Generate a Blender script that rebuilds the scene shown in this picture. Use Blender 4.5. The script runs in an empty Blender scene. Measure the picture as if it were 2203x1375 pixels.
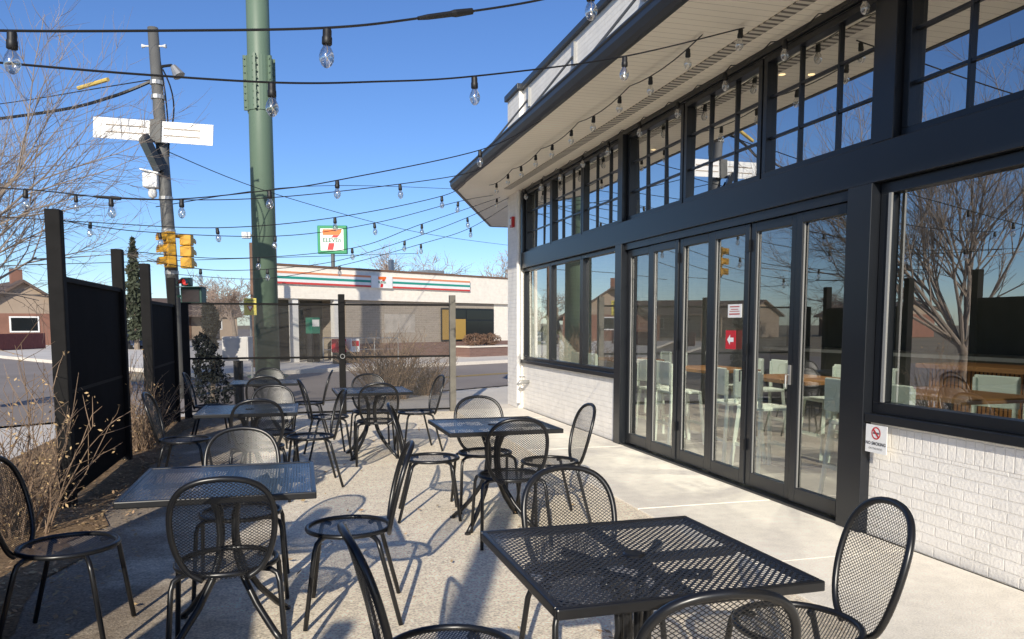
import bpy, math, random
from mathutils import Vector, Matrix
SC = bpy.context.scene
COL = SC.collection
R = math.radians
# ------------------------------------------------------------------ camera frame
FPX, PIT, TH, CH = 1700.0, R(5.2), R(15.43), 1.47
PPY = 852.0
sp, cp, st, ct = math.sin(PIT), math.cos(PIT), math.sin(TH), math.cos(TH)
def ray(px, py):
    u = px-1101; v = py-PPY
    F = FPX*cp - v*sp; up = -(FPX*sp + v*cp)
    return Vector((u*ct+F*st, -u*st+F*ct, up)), F
def P(px, py, z):
    d, F = ray(px, py); d = d*(z/F); return Vector((d.x, d.y, CH+d.z))
def G(px, py, h=0.0):
    d, F = ray(px, py); t = (h-CH)/d.z; return Vector((d.x*t, d.y*t, h))
def WL(px, py, X0):
    d, F = ray(px, py); t = X0/d.x; return Vector((X0, d.y*t, CH+d.z*t))
def proj_x(p):
    cx = p.x*ct - p.y*st; z = p.x*st + p.y*ct; up = p.z-CH
    fw = z*cp - up*sp
    return 1101 + FPX*cx/fw
# ------------------------------------------------------------------ mesh helper
class MB:
    def __init__(s): s.v=[]; s.f=[]; s.m=[]
    def face(s, pts, m=0):
        b=len(s.v); s.v+= [tuple(p) for p in pts]; s.f.append(tuple(range(b,b+len(pts)))); s.m.append(m); return s
    def box(s,x0,y0,z0,x1,y1,z1,m=0):
        if x0>x1: x0,x1=x1,x0
        if y0>y1: y0,y1=y1,y0
        if z0>z1: z0,z1=z1,z0
        b=len(s.v)
        s.v+=[(x0,y0,z0),(x1,y0,z0),(x1,y1,z0),(x0,y1,z0),(x0,y0,z1),(x1,y0,z1),(x1,y1,z1),(x0,y1,z1)]
        for q in ((0,3,2,1),(4,5,6,7),(0,1,5,4),(1,2,6,5),(2,3,7,6),(3,0,4,7)):
            s.f.append(tuple(b+i for i in q)); s.m.append(m)
        return s
    def obox(s,M,sx,sy,sz,m=0):
        t=MB().box(-sx/2,-sy/2,-sz/2,sx/2,sy/2,sz/2)
        b=len(s.v); s.v+=[tuple(M@Vector(p)) for p in t.v]
        for q in t.f: s.f.append(tuple(b+i for i in q)); s.m.append(m)
        return s
    def prism(s,poly,z0,z1,m=0):
        n=len(poly); b=len(s.v)
        s.v+=[(x,y,z0) for x,y in poly]+[(x,y,z1) for x,y in poly]
        s.f.append(tuple(b+i for i in reversed(range(n)))); s.m.append(m)
        s.f.append(tuple(b+n+i for i in range(n))); s.m.append(m)
        for i in range(n):
            j=(i+1)%n; s.f.append((b+i,b+j,b+n+j,b+n+i)); s.m.append(m)
        return s
    def tube(s,pts,r,n=8,caps=True,m=0,closed=False):
        pts=[Vector(p) for p in pts]; k=len(pts)
        rr = r if isinstance(r,(list,tuple)) else [r]*k
        b=len(s.v); nrm=None
        for i,p in enumerate(pts):
            if closed: t=(pts[(i+1)%k]-pts[i-1])
            else: t=pts[min(i+1,k-1)]-pts[max(i-1,0)]
            if t.length<1e-9: t=Vector((0,0,1))
            t.normalize()
            if nrm is None:
                a=Vector((0,0,1)) if abs(t.z)<.9 else Vector((1,0,0))
                nrm=t.cross(a).normalized()
            else:
                nrm=nrm-t*nrm.dot(t)
                if nrm.length<1e-6: nrm=t.orthogonal()
                nrm.normalize()
            bi=t.cross(nrm)
            for j in range(n):
                a=2*math.pi*j/n
                q=p+(nrm*math.cos(a)+bi*math.sin(a))*rr[i]; s.v.append((q.x,q.y,q.z))
        K = k if closed else k-1
        for i in range(K):
            i2=(i+1)%k
            for j in range(n):
                j2=(j+1)%n
                s.f.append((b+i*n+j,b+i*n+j2,b+i2*n+j2,b+i2*n+j)); s.m.append(m)
        if caps and not closed:
            s.f.append(tuple(b+j for j in reversed(range(n)))); s.m.append(m)
            s.f.append(tuple(b+(k-1)*n+j for j in range(n))); s.m.append(m)
        return s
    def lathe(s,prof,c=(0,0,0),n=12,m=0):
        b=len(s.v); k=len(prof)
        for (r,z) in prof:
            for j in range(n):
                a=2*math.pi*j/n; s.v.append((c[0]+r*math.cos(a),c[1]+r*math.sin(a),c[2]+z))
        for i in range(k-1):
            for j in range(n):
                j2=(j+1)%n; s.f.append((b+i*n+j,b+i*n+j2,b+(i+1)*n+j2,b+(i+1)*n+j)); s.m.append(m)
        s.f.append(tuple(b+j for j in reversed(range(n)))); s.m.append(m)
        s.f.append(tuple(b+(k-1)*n+j for j in range(n))); s.m.append(m)
        return s
    def poly2(s,pts,o,xd,yd,m=0):
        o=Vector(o);xd=Vector(xd);yd=Vector(yd)
        return s.face([o+xd*a+yd*b for a,b in pts],m)
    def build(s,name,mats,parent=None,world=True,smooth=False,bevel=0):
        me=bpy.data.meshes.new(name); me.from_pydata(s.v,[],s.f)
        if not isinstance(mats,(list,tuple)): mats=[mats]
        for q in mats: me.materials.append(q)
        if len(mats)>1: me.polygons.foreach_set('material_index',s.m)
        if smooth: me.polygons.foreach_set('use_smooth',[True]*len(me.polygons))
        me.update()
        o=bpy.data.objects.new(name,me); COL.objects.link(o); put(o,parent,world)
        if bevel:
            b=o.modifiers.new('bevel','BEVEL'); b.width=bevel; b.segments=2; b.limit_method='ANGLE'
        return o
def put(o,parent,world=True):
    if parent is not None:
        o.parent=parent
        if world and parent.type=='EMPTY':
            o.matrix_parent_inverse=(Matrix.Translation(parent.location)@parent.rotation_euler.to_matrix().to_4x4()).inverted()
def tag(o,label=None,cat=None,group=None,kind=None):
    if label: o['label']=label
    if cat: o['category']=cat
    if group: o['group']=group
    if kind: o['kind']=kind
    return o
def thing(name,label,cat,loc=(0,0,0),rz=0,group=None):
    o=bpy.data.objects.new(name,None); COL.objects.link(o); o.location=loc; o.rotation_euler=(0,0,rz)
    o.empty_display_size=.1
    return tag(o,label,cat,group)
def copy_tree(o,parent=None):
    c=o.copy(); COL.objects.link(c)
    if parent is not None: c.parent=parent
    for ch in list(o.children): copy_tree(ch,c)
    return c
def text_part(name,body,size,o,xd,yd,m,parent,world=True,bold=0.0):
    cu=bpy.data.curves.new('t','FONT'); cu.body=body; cu.size=size; cu.align_x='CENTER'; cu.align_y='CENTER'; cu.offset=bold
    ob=bpy.data.objects.new('t',cu); COL.objects.link(ob)
    bpy.context.view_layer.update()
    dg=bpy.context.evaluated_depsgraph_get()
    me=bpy.data.meshes.new_from_object(ob.evaluated_get(dg))
    bpy.data.objects.remove(ob); bpy.data.curves.remove(cu)
    xd=Vector(xd).normalized(); yd=Vector(yd).normalized(); zd=xd.cross(yd)
    M=Matrix((( xd.x,yd.x,zd.x,o[0]),(xd.y,yd.y,zd.y,o[1]),(xd.z,yd.z,zd.z,o[2]),(0,0,0,1)))
    me.transform(M); me.name=name
    me.materials.clear(); me.materials.append(m)
    q=bpy.data.objects.new(name,me); COL.objects.link(q); put(q,parent,world); return q
# ------------------------------------------------------------------ materials
def newmat(name):
    m=bpy.data.materials.new(name); m.use_nodes=True; nt=m.node_tree
    return m,nt,nt.nodes,nt.links,nt.nodes['Principled BSDF']
def mth(N,L,op,a,b=None):
    n=N.new('ShaderNodeMath'); n.operation=op
    for i,q in enumerate((a,b)):
        if q is None: continue
        if isinstance(q,(int,float)): n.inputs[i].default_value=q
        else: L.new(q,n.inputs[i])
    return n.outputs[0]
def mat(name,col,rough=.6,metal=0,var=None,bump=None,spec=.5,emit=None,side=None):
    m,nt,N,L,b=newmat(name)
    b.inputs['Base Color'].default_value=(*col,1); b.inputs['Roughness'].default_value=rough
    b.inputs['Metallic'].default_value=metal; b.inputs['Specular IOR Level'].default_value=spec
    if emit:
        b.inputs['Emission Color'].default_value=(*emit[0],1); b.inputs['Emission Strength'].default_value=emit[1]
    if var or bump: tc=N.new('ShaderNodeTexCoord')
    if var:
        fac=None
        for (sc_,amt) in var:
            n=N.new('ShaderNodeTexNoise'); n.inputs['Scale'].default_value=sc_; n.inputs['Detail'].default_value=4
            L.new(tc.outputs['Object'],n.inputs['Vector'])
            k=mth(N,L,'ADD',mth(N,L,'MULTIPLY',mth(N,L,'SUBTRACT',n.outputs['Fac'],.5),amt*3),1.0)
            fac = k if fac is None else mth(N,L,'MULTIPLY',fac,k)
        mx=N.new('ShaderNodeMix'); mx.data_type='RGBA'; mx.blend_type='MULTIPLY'; mx.inputs['Factor'].default_value=1
        mx.inputs['A'].default_value=(*col,1); L.new(fac,mx.inputs['B']); L.new(mx.outputs['Result'],b.inputs['Base Color'])
        if side:   # darker gravel toward -x with panel shade painted into its colour, ragged border
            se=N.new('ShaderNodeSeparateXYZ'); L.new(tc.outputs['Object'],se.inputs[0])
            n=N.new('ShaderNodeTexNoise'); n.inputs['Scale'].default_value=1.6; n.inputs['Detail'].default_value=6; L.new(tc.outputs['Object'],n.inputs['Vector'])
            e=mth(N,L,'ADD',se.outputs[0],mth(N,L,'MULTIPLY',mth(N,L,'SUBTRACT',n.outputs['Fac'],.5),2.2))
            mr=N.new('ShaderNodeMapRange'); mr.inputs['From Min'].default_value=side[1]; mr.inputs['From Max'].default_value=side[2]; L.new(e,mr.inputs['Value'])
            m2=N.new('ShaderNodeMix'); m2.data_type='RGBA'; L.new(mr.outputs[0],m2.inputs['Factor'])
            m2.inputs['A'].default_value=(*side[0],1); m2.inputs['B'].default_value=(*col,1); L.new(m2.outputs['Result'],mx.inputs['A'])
    if bump:
        n=N.new('ShaderNodeTexNoise'); n.inputs['Scale'].default_value=bump[0]; n.inputs['Detail'].default_value=5
        L.new(tc.outputs['Object'],n.inputs['Vector'])
        bp=N.new('ShaderNodeBump'); bp.inputs['Strength'].default_value=bump[1]; bp.inputs['Distance'].default_value=.01
        L.new(n.outputs['Fac'],bp.inputs['Height']); L.new(bp.outputs['Normal'],b.inputs['Normal'])
    return m
def mesh_mat(name,ax,a,bq,w,col,rough=.35):
    m,nt,N,L,b=newmat(name)
    b.inputs['Base Color'].default_value=(*col,1); b.inputs['Roughness'].default_value=rough
    tc=N.new('ShaderNodeTexCoord'); se=N.new('ShaderNodeSeparateXYZ'); L.new(tc.outputs['Object'],se.inputs[0])
    x=mth(N,L,'MULTIPLY',se.outputs[ax[0]],1/a); y=mth(N,L,'MULTIPLY',se.outputs[ax[1]],1/bq)
    p=mth(N,L,'FRACT',mth(N,L,'ADD',mth(N,L,'ADD',x,y),100)); q=mth(N,L,'FRACT',mth(N,L,'ADD',mth(N,L,'SUBTRACT',x,y),100))
    h=mth(N,L,'GREATER_THAN',mth(N,L,'MINIMUM',p,q),w)
    tr=N.new('ShaderNodeBsdfTransparent'); mx=N.new('ShaderNodeMixShader')
    L.new(h,mx.inputs[0]); L.new(b.outputs[0],mx.inputs[1]); L.new(tr.outputs[0],mx.inputs[2])
    L.new(mx.outputs[0],nt.nodes['Material Output'].inputs['Surface'])
    return m
def brick_mat(name,c1,c2,mo,axes,bw=.205,bh=.0677,ms=.006,bs=.6,rough=.7,off=.5):
    m,nt,N,L,b=newmat(name); b.inputs['Roughness'].default_value=rough
    tc=N.new('ShaderNodeTexCoord'); se=N.new('ShaderNodeSeparateXYZ'); L.new(tc.outputs['Object'],se.inputs[0])
    nw=N.new('ShaderNodeTexNoise'); nw.inputs['Scale'].default_value=9; L.new(tc.outputs['Object'],nw.inputs['Vector'])
    jit=mth(N,L,'MULTIPLY',mth(N,L,'SUBTRACT',nw.outputs['Fac'],.5),.012)
    cb=N.new('ShaderNodeCombineXYZ'); L.new(mth(N,L,'ADD',se.outputs[axes[0]],jit),cb.inputs[0]); L.new(mth(N,L,'ADD',se.outputs[axes[1]],jit),cb.inputs[1])
    br=N.new('ShaderNodeTexBrick'); L.new(cb.outputs[0],br.inputs['Vector'])
    br.inputs['Color1'].default_value=(*c1,1); br.inputs['Color2'].default_value=(*c2,1); br.inputs['Mortar'].default_value=(*mo,1)
    br.inputs['Scale'].default_value=1; br.inputs['Brick Width'].default_value=bw; br.inputs['Row Height'].default_value=bh
    br.inputs['Mortar Size'].default_value=ms; br.inputs['Mortar Smooth'].default_value=.5; br.offset=off
    n=N.new('ShaderNodeTexNoise'); n.inputs['Scale'].default_value=6; n.inputs['Detail'].default_value=6; L.new(tc.outputs['Object'],n.inputs['Vector'])
    k=mth(N,L,'ADD',mth(N,L,'MULTIPLY',n.outputs['Fac'],.30),.85)
    mx=N.new('ShaderNodeMix'); mx.data_type='RGBA'; mx.blend_type='MULTIPLY'; mx.inputs['Factor'].default_value=1
    L.new(br.outputs['Color'],mx.inputs['A']); L.new(k,mx.inputs['B']); L.new(mx.outputs['Result'],b.inputs['Base Color'])
    n2=N.new('ShaderNodeTexNoise'); n2.inputs['Scale'].default_value=45; n2.inputs['Detail'].default_value=4; L.new(tc.outputs['Object'],n2.inputs['Vector'])
    hh=mth(N,L,'SUBTRACT',mth(N,L,'MULTIPLY',n2.outputs['Fac'],.7),br.outputs['Fac'])
    bp=N.new('ShaderNodeBump'); bp.inputs['Strength'].default_value=bs; bp.inputs['Distance'].default_value=.012
    L.new(hh,bp.inputs['Height']); L.new(bp.outputs['Normal'],b.inputs['Normal'])
    return m
def glass_mat(name,tint,r0,r1,rough=0.0,gcol=(1,1,1)):
    m,nt,N,L,b=newmat(name); N.remove(b)
    tr=N.new('ShaderNodeBsdfTransparent'); tr.inputs[0].default_value=(*tint,1)
    gl=N.new('ShaderNodeBsdfGlossy'); gl.inputs['Roughness'].default_value=rough; gl.inputs['Color'].default_value=(*gcol,1)
    lw=N.new('ShaderNodeLayerWeight'); lw.inputs['Blend'].default_value=.5
    f=mth(N,L,'ADD',mth(N,L,'MULTIPLY',lw.outputs['Facing'],r1),r0)
    mx=N.new('ShaderNodeMixShader'); L.new(f,mx.inputs[0]); L.new(tr.outputs[0],mx.inputs[1]); L.new(gl.outputs[0],mx.inputs[2])
    L.new(mx.outputs[0],N['Material Output'].inputs['Surface']); return m
def screen_mat(name,col,op):
    m,nt,N,L,b=newmat(name); b.inputs['Base Color'].default_value=(*col,1); b.inputs['Roughness'].default_value=.8
    tr=N.new('ShaderNodeBsdfTransparent'); mx=N.new('ShaderNodeMixShader'); mx.inputs[0].default_value=op
    L.new(tr.outputs[0],mx.inputs[1]); L.new(b.outputs[0],mx.inputs[2]); L.new(mx.outputs[0],N['Material Output'].inputs['Surface']); return m
def stripe_mat(name,c1,c2,ax,period,w,rough=.6,bs=.5):
    m,nt,N,L,b=newmat(name); b.inputs['Roughness'].default_value=rough
    tc=N.new('ShaderNodeTexCoord'); se=N.new('ShaderNodeSeparateXYZ'); L.new(tc.outputs['Object'],se.inputs[0])
    fr=mth(N,L,'FRACT',mth(N,L,'ADD',mth(N,L,'MULTIPLY',se.outputs[ax],1/period),100))
    k=mth(N,L,'LESS_THAN',fr,w)
    mx=N.new('ShaderNodeMix'); mx.data_type='RGBA'; L.new(k,mx.inputs['Factor'])
    mx.inputs['A'].default_value=(*c1,1); mx.inputs['B'].default_value=(*c2,1)
    n=N.new('ShaderNodeTexNoise'); n.inputs['Scale'].default_value=1.2; n.inputs['Detail'].default_value=5; L.new(tc.outputs['Object'],n.inputs['Vector'])
    kk=mth(N,L,'ADD',mth(N,L,'MULTIPLY',n.outputs['Fac'],.3),.85)
    m2=N.new('ShaderNodeMix'); m2.data_type='RGBA'; m2.blend_type='MULTIPLY'; m2.inputs['Factor'].default_value=1
    L.new(mx.outputs['Result'],m2.inputs['A']); L.new(kk,m2.inputs['B']); L.new(m2.outputs['Result'],b.inputs['Base Color'])
    bp=N.new('ShaderNodeBump'); bp.inputs['Strength'].default_value=bs; bp.inputs['Distance'].default_value=.01; bp.invert=True
    L.new(k,bp.inputs['Height']); L.new(bp.outputs['Normal'],b.inputs['Normal'])
    return m
M={}
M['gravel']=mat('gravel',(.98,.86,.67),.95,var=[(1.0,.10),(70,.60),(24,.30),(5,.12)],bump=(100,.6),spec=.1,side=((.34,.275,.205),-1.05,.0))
M['concrete']=mat('concrete',(.97,.90,.77),.9,var=[(1.1,.10),(9,.12),(90,.16)],bump=(90,.3),spec=.1)
M['concrete2']=mat('pavement_concrete',(.76,.70,.61),.9,var=[(.6,.12),(20,.1)],bump=(40,.2),spec=.1)
M['asphalt']=mat('asphalt',(.34,.295,.26),.95,var=[(.3,.18),(60,.2)],bump=(80,.2),spec=.1)
M['ground']=mat('dry_ground',(.34,.28,.19),.95,var=[(.15,.25),(4,.2)],spec=.1)
M['mulch']=mat('mulch',(.26,.175,.10),.95,var=[(5,.3),(60,.6)],bump=(60,1.0),spec=.1)
M['yellow_line']=mat('road_paint_yellow',(.62,.40,.05),.8)
M['white_line']=mat('road_paint_white',(.7,.7,.68),.8)
M['black']=mat('black_powder_coat',(.011,.0115,.013),.32,var=[(30,.2)],spec=.55)
M['seat_mesh']=mesh_mat('seat_expanded_mesh',(0,1),.018,.013,.34,(.011,.0115,.013))
M['back_mesh']=mesh_mat('back_expanded_mesh',(0,2),.018,.013,.25,(.011,.0115,.013))
M['top_mesh']=mesh_mat('table_perforated_top',(0,1),.026,.026,.50,(.028,.034,.046),.25)
M['frame']=mat('charcoal_frame',(.012,.014,.018),.28,var=[(3,.1)])
M['alu']=mat('aluminium_bead',(.30,.30,.29),.4,.3)
M['glass']=glass_mat('window_glass',(.86,.92,.88),.36,.25)
M['glass_door']=glass_mat('door_glass',(.90,.95,.91),.20,.24)
M['glass_high']=glass_mat('transom_glass',(.62,.70,.68),.55,.22)
M['wbrick']=brick_mat('white_painted_brick',(.93,.89,.82),(.91,.87,.80),(.86,.82,.75),(1,2),bs=.5)
M['wbrick_x']=brick_mat('white_painted_brick_end',(.93,.89,.82),(.91,.87,.80),(.86,.82,.75),(0,2),bs=.5)
M['wsoldier']=brick_mat('white_soldier_course',(.93,.89,.82),(.91,.87,.80),(.84,.80,.73),(1,2),bw=.0677,bh=.26,off=0,bs=.5)
M['soffit']=stripe_mat('soffit_boards',(.98,.90,.76),(.62,.56,.46),1,.10,.06)
M['gutter']=mat('dark_gutter',(.030,.035,.044),.4,var=[(4,.15)])
M['roof_dark']=mat('canopy_roof',(.06,.06,.065),.8)
M['white']=mat('white_paint',(.84,.84,.82),.5,var=[(5,.05)])
M['offwhite']=mat('weathered_white',(.76,.74,.70),.6,var=[(8,.1)])
M['red']=mat('red_sign',(.55,.02,.03),.45)
M['grey_text']=mat('grey_lettering',(.12,.12,.13),.6)
M['rtext']=mat('red_lettering',(.5,.03,.03),.6)
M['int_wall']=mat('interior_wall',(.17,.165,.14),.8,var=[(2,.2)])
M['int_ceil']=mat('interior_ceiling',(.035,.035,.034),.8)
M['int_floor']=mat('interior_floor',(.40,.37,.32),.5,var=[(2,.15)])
M['mint']=mat('mint_plastic',(.88,.95,.84),.45)
M['wood']=mat('varnished_wood',(.38,.185,.07),.4,var=[(6,.2)])
M['slat']=stripe_mat('bar_wood_slats',(.42,.19,.06),(.05,.02,.01),1,.05,.3)
M['lamp']=mat('warm_lamp',(1,.8,.5),.5,emit=((1,.62,.3),6))
M['panel']=mat('black_privacy_fabric',(.008,.008,.009),.9,var=[(3,.3)],bump=(6,.25),spec=.1)
M['post']=mat('dark_stained_post',(.011,.0105,.0105),.8,var=[(10,.3)],spec=.2)
M['screen']=screen_mat('dark_screen_mesh',(.06,.055,.05),.36)
M['postgrey']=mat('weathered_post',(.14,.13,.11),.7,var=[(8,.25)])
M['greenpole']=mat('green_painted_steel',(.125,.185,.13),.5,var=[(1.2,.06)])
M['steelpole']=mat('weathered_grey_pole',(.12,.12,.115),.6,var=[(3,.2)],bump=(30,.2))
M['bark']=mat('grey_bark',(.26,.21,.165),.9,var=[(6,.2)])
M['twig']=mat('bare_twigs',(.30,.245,.20),.9,var=[(2,.2)])
M['twig2']=mat('far_bare_twigs',(.32,.25,.21),.9,var=[(.5,.2)])
M['tan_leaf']=mat('dry_tan_leaves',(.50,.35,.18),.8,var=[(5,.3)])
M['orange_leaf']=mat('dry_orange_leaves',(.45,.29,.16),.85,var=[(1.5,.3)])
M['stem']=mat('shrub_stems',(.24,.165,.11),.9,var=[(6,.3)])
M['dark_leaf']=mat('dark_juniper',(.012,.016,.012),.8,var=[(4,.4)])
M['conifer']=mat('conifer_needles',(.05,.06,.035),.85,var=[(1.5,.4)])
M['cable']=mat('black_cable',(.01,.01,.011),.5)
M['bulb']=glass_mat('bulb_glass',(.90,.90,.88),.25,.6,.08)
M['filament']=mat('bulb_filament',(.55,.45,.3),.5)
M['signal_y']=mat('signal_yellow',(.66,.35,.03),.5,var=[(6,.12)])
M['signal_g']=mat('signal_dark_green',(.02,.065,.05),.45)
M['lens']=mat('dark_lens',(.03,.02,.02),.15)
M['lens_red']=mat('red_lens_lit',(.5,.03,.03),.3,emit=((1,.06,.05),.45))
M['store_cream']=brick_mat('cream_painted_brick',(.90,.83,.72),(.87,.80,.69),(.83,.76,.65),(0,2),bs=.3)
M['store_brick']=brick_mat('greybrown_brick',(.40,.34,.28),(.35,.30,.24),(.44,.39,.32),(0,2),bw=.3,bh=.1,ms=.012)
M['store_red']=brick_mat('red_brick',(.22,.125,.10),(.18,.10,.083),(.25,.2,.17),(0,2))
M['dark_glass']=mat('dark_glass',(.015,.018,.02),.08)
M['gold']=mat('gold_panel',(.40,.25,.06),.6)
M['s_orange']=mat('stripe_orange',(.75,.28,.14),.5)
M['s_green']=mat('stripe_green',(.02,.30,.24),.5)
M['s_red']=mat('stripe_red',(.62,.06,.05),.5)
M['logo_green']=mat('logo_green',(.0,.15,.06),.5)
M['border_green']=mat('border_green',(.01,.26,.10),.5)
M['logo_orange']=mat('logo_orange',(.85,.17,.02),.5)
M['logo_red']=mat('logo_red',(.65,.02,.02),.5)
M['box_green']=mat('box_green',(.02,.16,.10),.5)
M['brown']=mat('brown_wood',(.17,.10,.065),.8,var=[(3,.2)])
M['tan_strip']=mat('tan_stiffener',(.42,.34,.26),.8)
M['house_brick']=mat('house_brick',(.24,.12,.085),.85,var=[(1.5,.2)])
M['house_tan']=mat('house_stucco',(.36,.28,.21),.85,var=[(1,.1)])
M['shingle']=mat('brown_shingle',(.12,.085,.07),.9,var=[(3,.3)])
M['fence_red']=mat('red_stained_fence',(.22,.07,.06),.8,var=[(4,.2)])
M['sign_y']=mat('sign_yellow',(.72,.62,.10),.5)
M['car_blue']=mat('blue_car_paint',(.04,.07,.14),.25)
M['tyre']=mat('tyre_rubber',(.015,.015,.015),.8)
M['silver']=mat('galvanised_metal',(.42,.42,.41),.4,.6,var=[(8,.15)])
M['ins']=mat('white_insulator',(.7,.7,.68),.3)
M['yguard']=mat('yellow_guard',(.62,.45,.12),.6)
M['fire_red']=mat('alarm_red',(.45,.02,.02),.4)
rnd=random.Random(7)
# ------------------------------------------------------------------ world, sun, camera
w=bpy.data.worlds.new("World"); SC.world=w; w.use_nodes=True
nt=w.node_tree; sky=nt.nodes.new('ShaderNodeTexSky'); sky.sky_type='NISHITA'; sky.sun_disc=False
EL=R(22); AZ=R(20)
sky.sun_elevation=EL; sky.sun_rotation=math.pi+AZ; sky.altitude=1600; sky.air_density=1.0; sky.dust_density=.7; sky.ozone_density=4.5
bg=nt.nodes['Background']
hs=nt.nodes.new('ShaderNodeHueSaturation'); hs.inputs['Hue'].default_value=.508; hs.inputs['Saturation'].default_value=1.08; hs.inputs['Value'].default_value=1.0
nt.links.new(sky.outputs[0],hs.inputs['Color']); nt.links.new(hs.outputs[0],bg.inputs[0]); bg.inputs[1].default_value=.148
sl=bpy.data.lights.new('sun','SUN'); sl.energy=5; sl.angle=R(.5); sl.color=(1,.92,.78)
so=bpy.data.objects.new('sun',sl); COL.objects.link(so)
so.rotation_euler=Vector((math.sin(AZ)*math.cos(EL),math.cos(AZ)*math.cos(EL),-math.sin(EL))).to_track_quat('-Z','Y').to_euler()
so.location=(-10,-20,15)
cam=bpy.data.cameras.new('camera'); co=bpy.data.objects.new('camera',cam); COL.objects.link(co)
co.location=(0,0,CH); co.rotation_euler=(math.pi/2-PIT,0,-TH)
cam.sensor_width=36; cam.lens=FPX/2203*36; cam.shift_y=(PPY-687.5)/2203; cam.clip_start=.05; cam.clip_end=3000
SC.camera=co
SC.view_settings.view_transform='Standard'; SC.view_settings.look='None'; SC.view_settings.exposure=0
# ------------------------------------------------------------------ ground
def struct(o): o['kind']='structure'; return o
struct(MB().face([(-900,-900,-.14),(900,-900,-.14),(900,900,-.14),(-900,900,-.14)]).build('ground',M['ground']))
A=P(590,697,30); A.z=0
SR=R(31.7); sdx=Vector((math.cos(SR),math.sin(SR),0)); sn=Vector((math.sin(SR),-math.cos(SR),0))
def S(x,o,z=0): return A+sdx*x+sn*o+Vector((0,0,z))
def strip(name,o0,o1,z,m,x0=-300,x1=300):
    return struct(MB().face([S(x0,o1,z),S(x1,o1,z),S(x1,o0,z),S(x0,o0,z)]).build(name,m))
strip('road',4.6,14.2,-.128,M['asphalt'])
struct(MB().face([(-17,-250,-.132),(-5.2,-250,-.132),(-5.2,250,-.132),(-17,250,-.132)]).build('side_road',M['asphalt']))
mk=MB()
for o in (9.2,9.45): mk.face([S(-2,o+.1,-.122),S(80,o+.1,-.122),S(80,o,-.122),S(-2,o,-.122)])
struct(mk.build('centre_line_marking',M['yellow_line']))
mk=MB()
for i in range(8):
    x=-5.8-i*1.3; mk.face([(x,13.5,-.118),(x-.5,13.5,-.118),(x-.5,16.5,-.118),(x,16.5,-.118)])
struct(mk.build('crossing_marking',M['white_line']))
struct(MB().prism([tuple(S(-5,4.6)[:2]),tuple(S(80,4.6)[:2]),tuple(S(80,-40)[:2]),tuple(S(-5,-40)[:2])],-.13,0).build('far_pavement',M['concrete2']))
k1=S(-6.2,14.2); k2=S(60,14.2)
yk=lambda x: k1.y+(x-k1.x)*math.tan(SR)
struct(MB().prism([(-4.6,12.6),(-3,12.6),(-3,13.25),(3.86,13.25),(3.86,14.1),(30,14.1),(30,yk(30)),(-4.6,yk(-4.6)+.1)],-.13,-.004).build('corner_pavement',M['concrete2']))
struct(MB().prism([(-4.6,-40),(-3,-40),(-3,12.6),(-4.6,12.6)],-.13,-.004).build('side_pavement',M['concrete2']))
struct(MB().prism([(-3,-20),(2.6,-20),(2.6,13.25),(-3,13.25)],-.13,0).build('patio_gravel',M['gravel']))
wk=MB(); y=-8.0; i=0
while y<13.2:
    y1=min(y+1.52,13.24); wk.box(2.605,y,-.1,3.82,y1-.008,.010+.002*(i%2)); y=y1; i+=1
struct(wk.build('walkway',M['concrete'],bevel=.004))
ml=MB(); pts=[]
for i in range(40):
    yy=-3+i*.42; pts.append((-1.42+rnd.uniform(-.1,.12),yy))
for i in range(len(pts)-1):
    (xa,ya),(xb,yb)=pts[i],pts[i+1]; ml.face([(-2.99,ya,.008),(xa,ya,.008),(xb,yb,.008),(-2.99,yb,.008)])
struct(ml.build('mulch_bed',M['mulch']))
lf=MB()
def leafquad(mb,p,s,flat=False,m=0):
    a=rnd.uniform(0,6.28); 
    if flat: n=Vector((rnd.gauss(0,.25),rnd.gauss(0,.25),1)).normalized()
    else: n=Vector((rnd.gauss(0,1),rnd.gauss(0,1),rnd.gauss(0,1))).normalized()
    t=n.orthogonal().normalized(); b_=n.cross(t); t2=t*math.cos(a)+b_*math.sin(a); b2=n.cross(t2)
    p=Vector(p); mb.face([p-t2*s,p+b2*s*.45,p+t2*s,p-b2*s*.45],m)
for i in range(4200):
    if rnd.random()<.94: x=-2.9+1.75*rnd.random()**.7+rnd.gauss(0,.08)
    else: x=rnd.uniform(-1.2,2.5)
    leafquad(lf,(x,rnd.uniform(3,13),.016+rnd.random()*.02),rnd.uniform(.010,.028),True,rnd.choice((0,1)))
tag(lf.build('leaf_litter',[M['tan_leaf'],M['orange_leaf']]),'dry tan leaves scattered over the bed beside the black panels','leaves',kind='stuff')
# ------------------------------------------------------------------ restaurant building
X0=3.865
B=thing('restaurant_building','white painted brick restaurant with black framed glass front and deep eave','building',(X0,4,0))
m=MB(); m.box(X0,9.03,0,4.10,13.28,.64); m.box(X0,-8,0,4.10,4.60,.64)
m.box(X0,-8,3.70,4.10,13.28,5.42)
m.build('wall',M['wbrick'],B)
m=MB(); m.box(X0-.004,9.03,.64,4.10,13.28,.80); m.box(X0-.004,-8,.64,4.10,4.60,.80); m.build('soldier_course',M['wsoldier'],B)
m=MB(); m.box(3.79,13.28,0,4.20,14.02,5.42); m.build('corner_pier',M['wbrick'],B)
m=MB(); m.box(4.20,13.80,0,14,14.01,5.40); m.build('end_wall',M['wbrick_x'],B)
m=MB(); m.box(3.74,13.22,5.42,14.05,14.08,5.52); m.box(3.80,-8,5.42,4.2,13.22,5.51); m.build('coping',M['gutter'],B,bevel=.01)
m=MB(); m.box(13.8,-8,0,14,13.8,5.4); m.box(4.1,-8.2,0,14,-8,5.4); m.build('back_wall',M['int_wall'],B)
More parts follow.
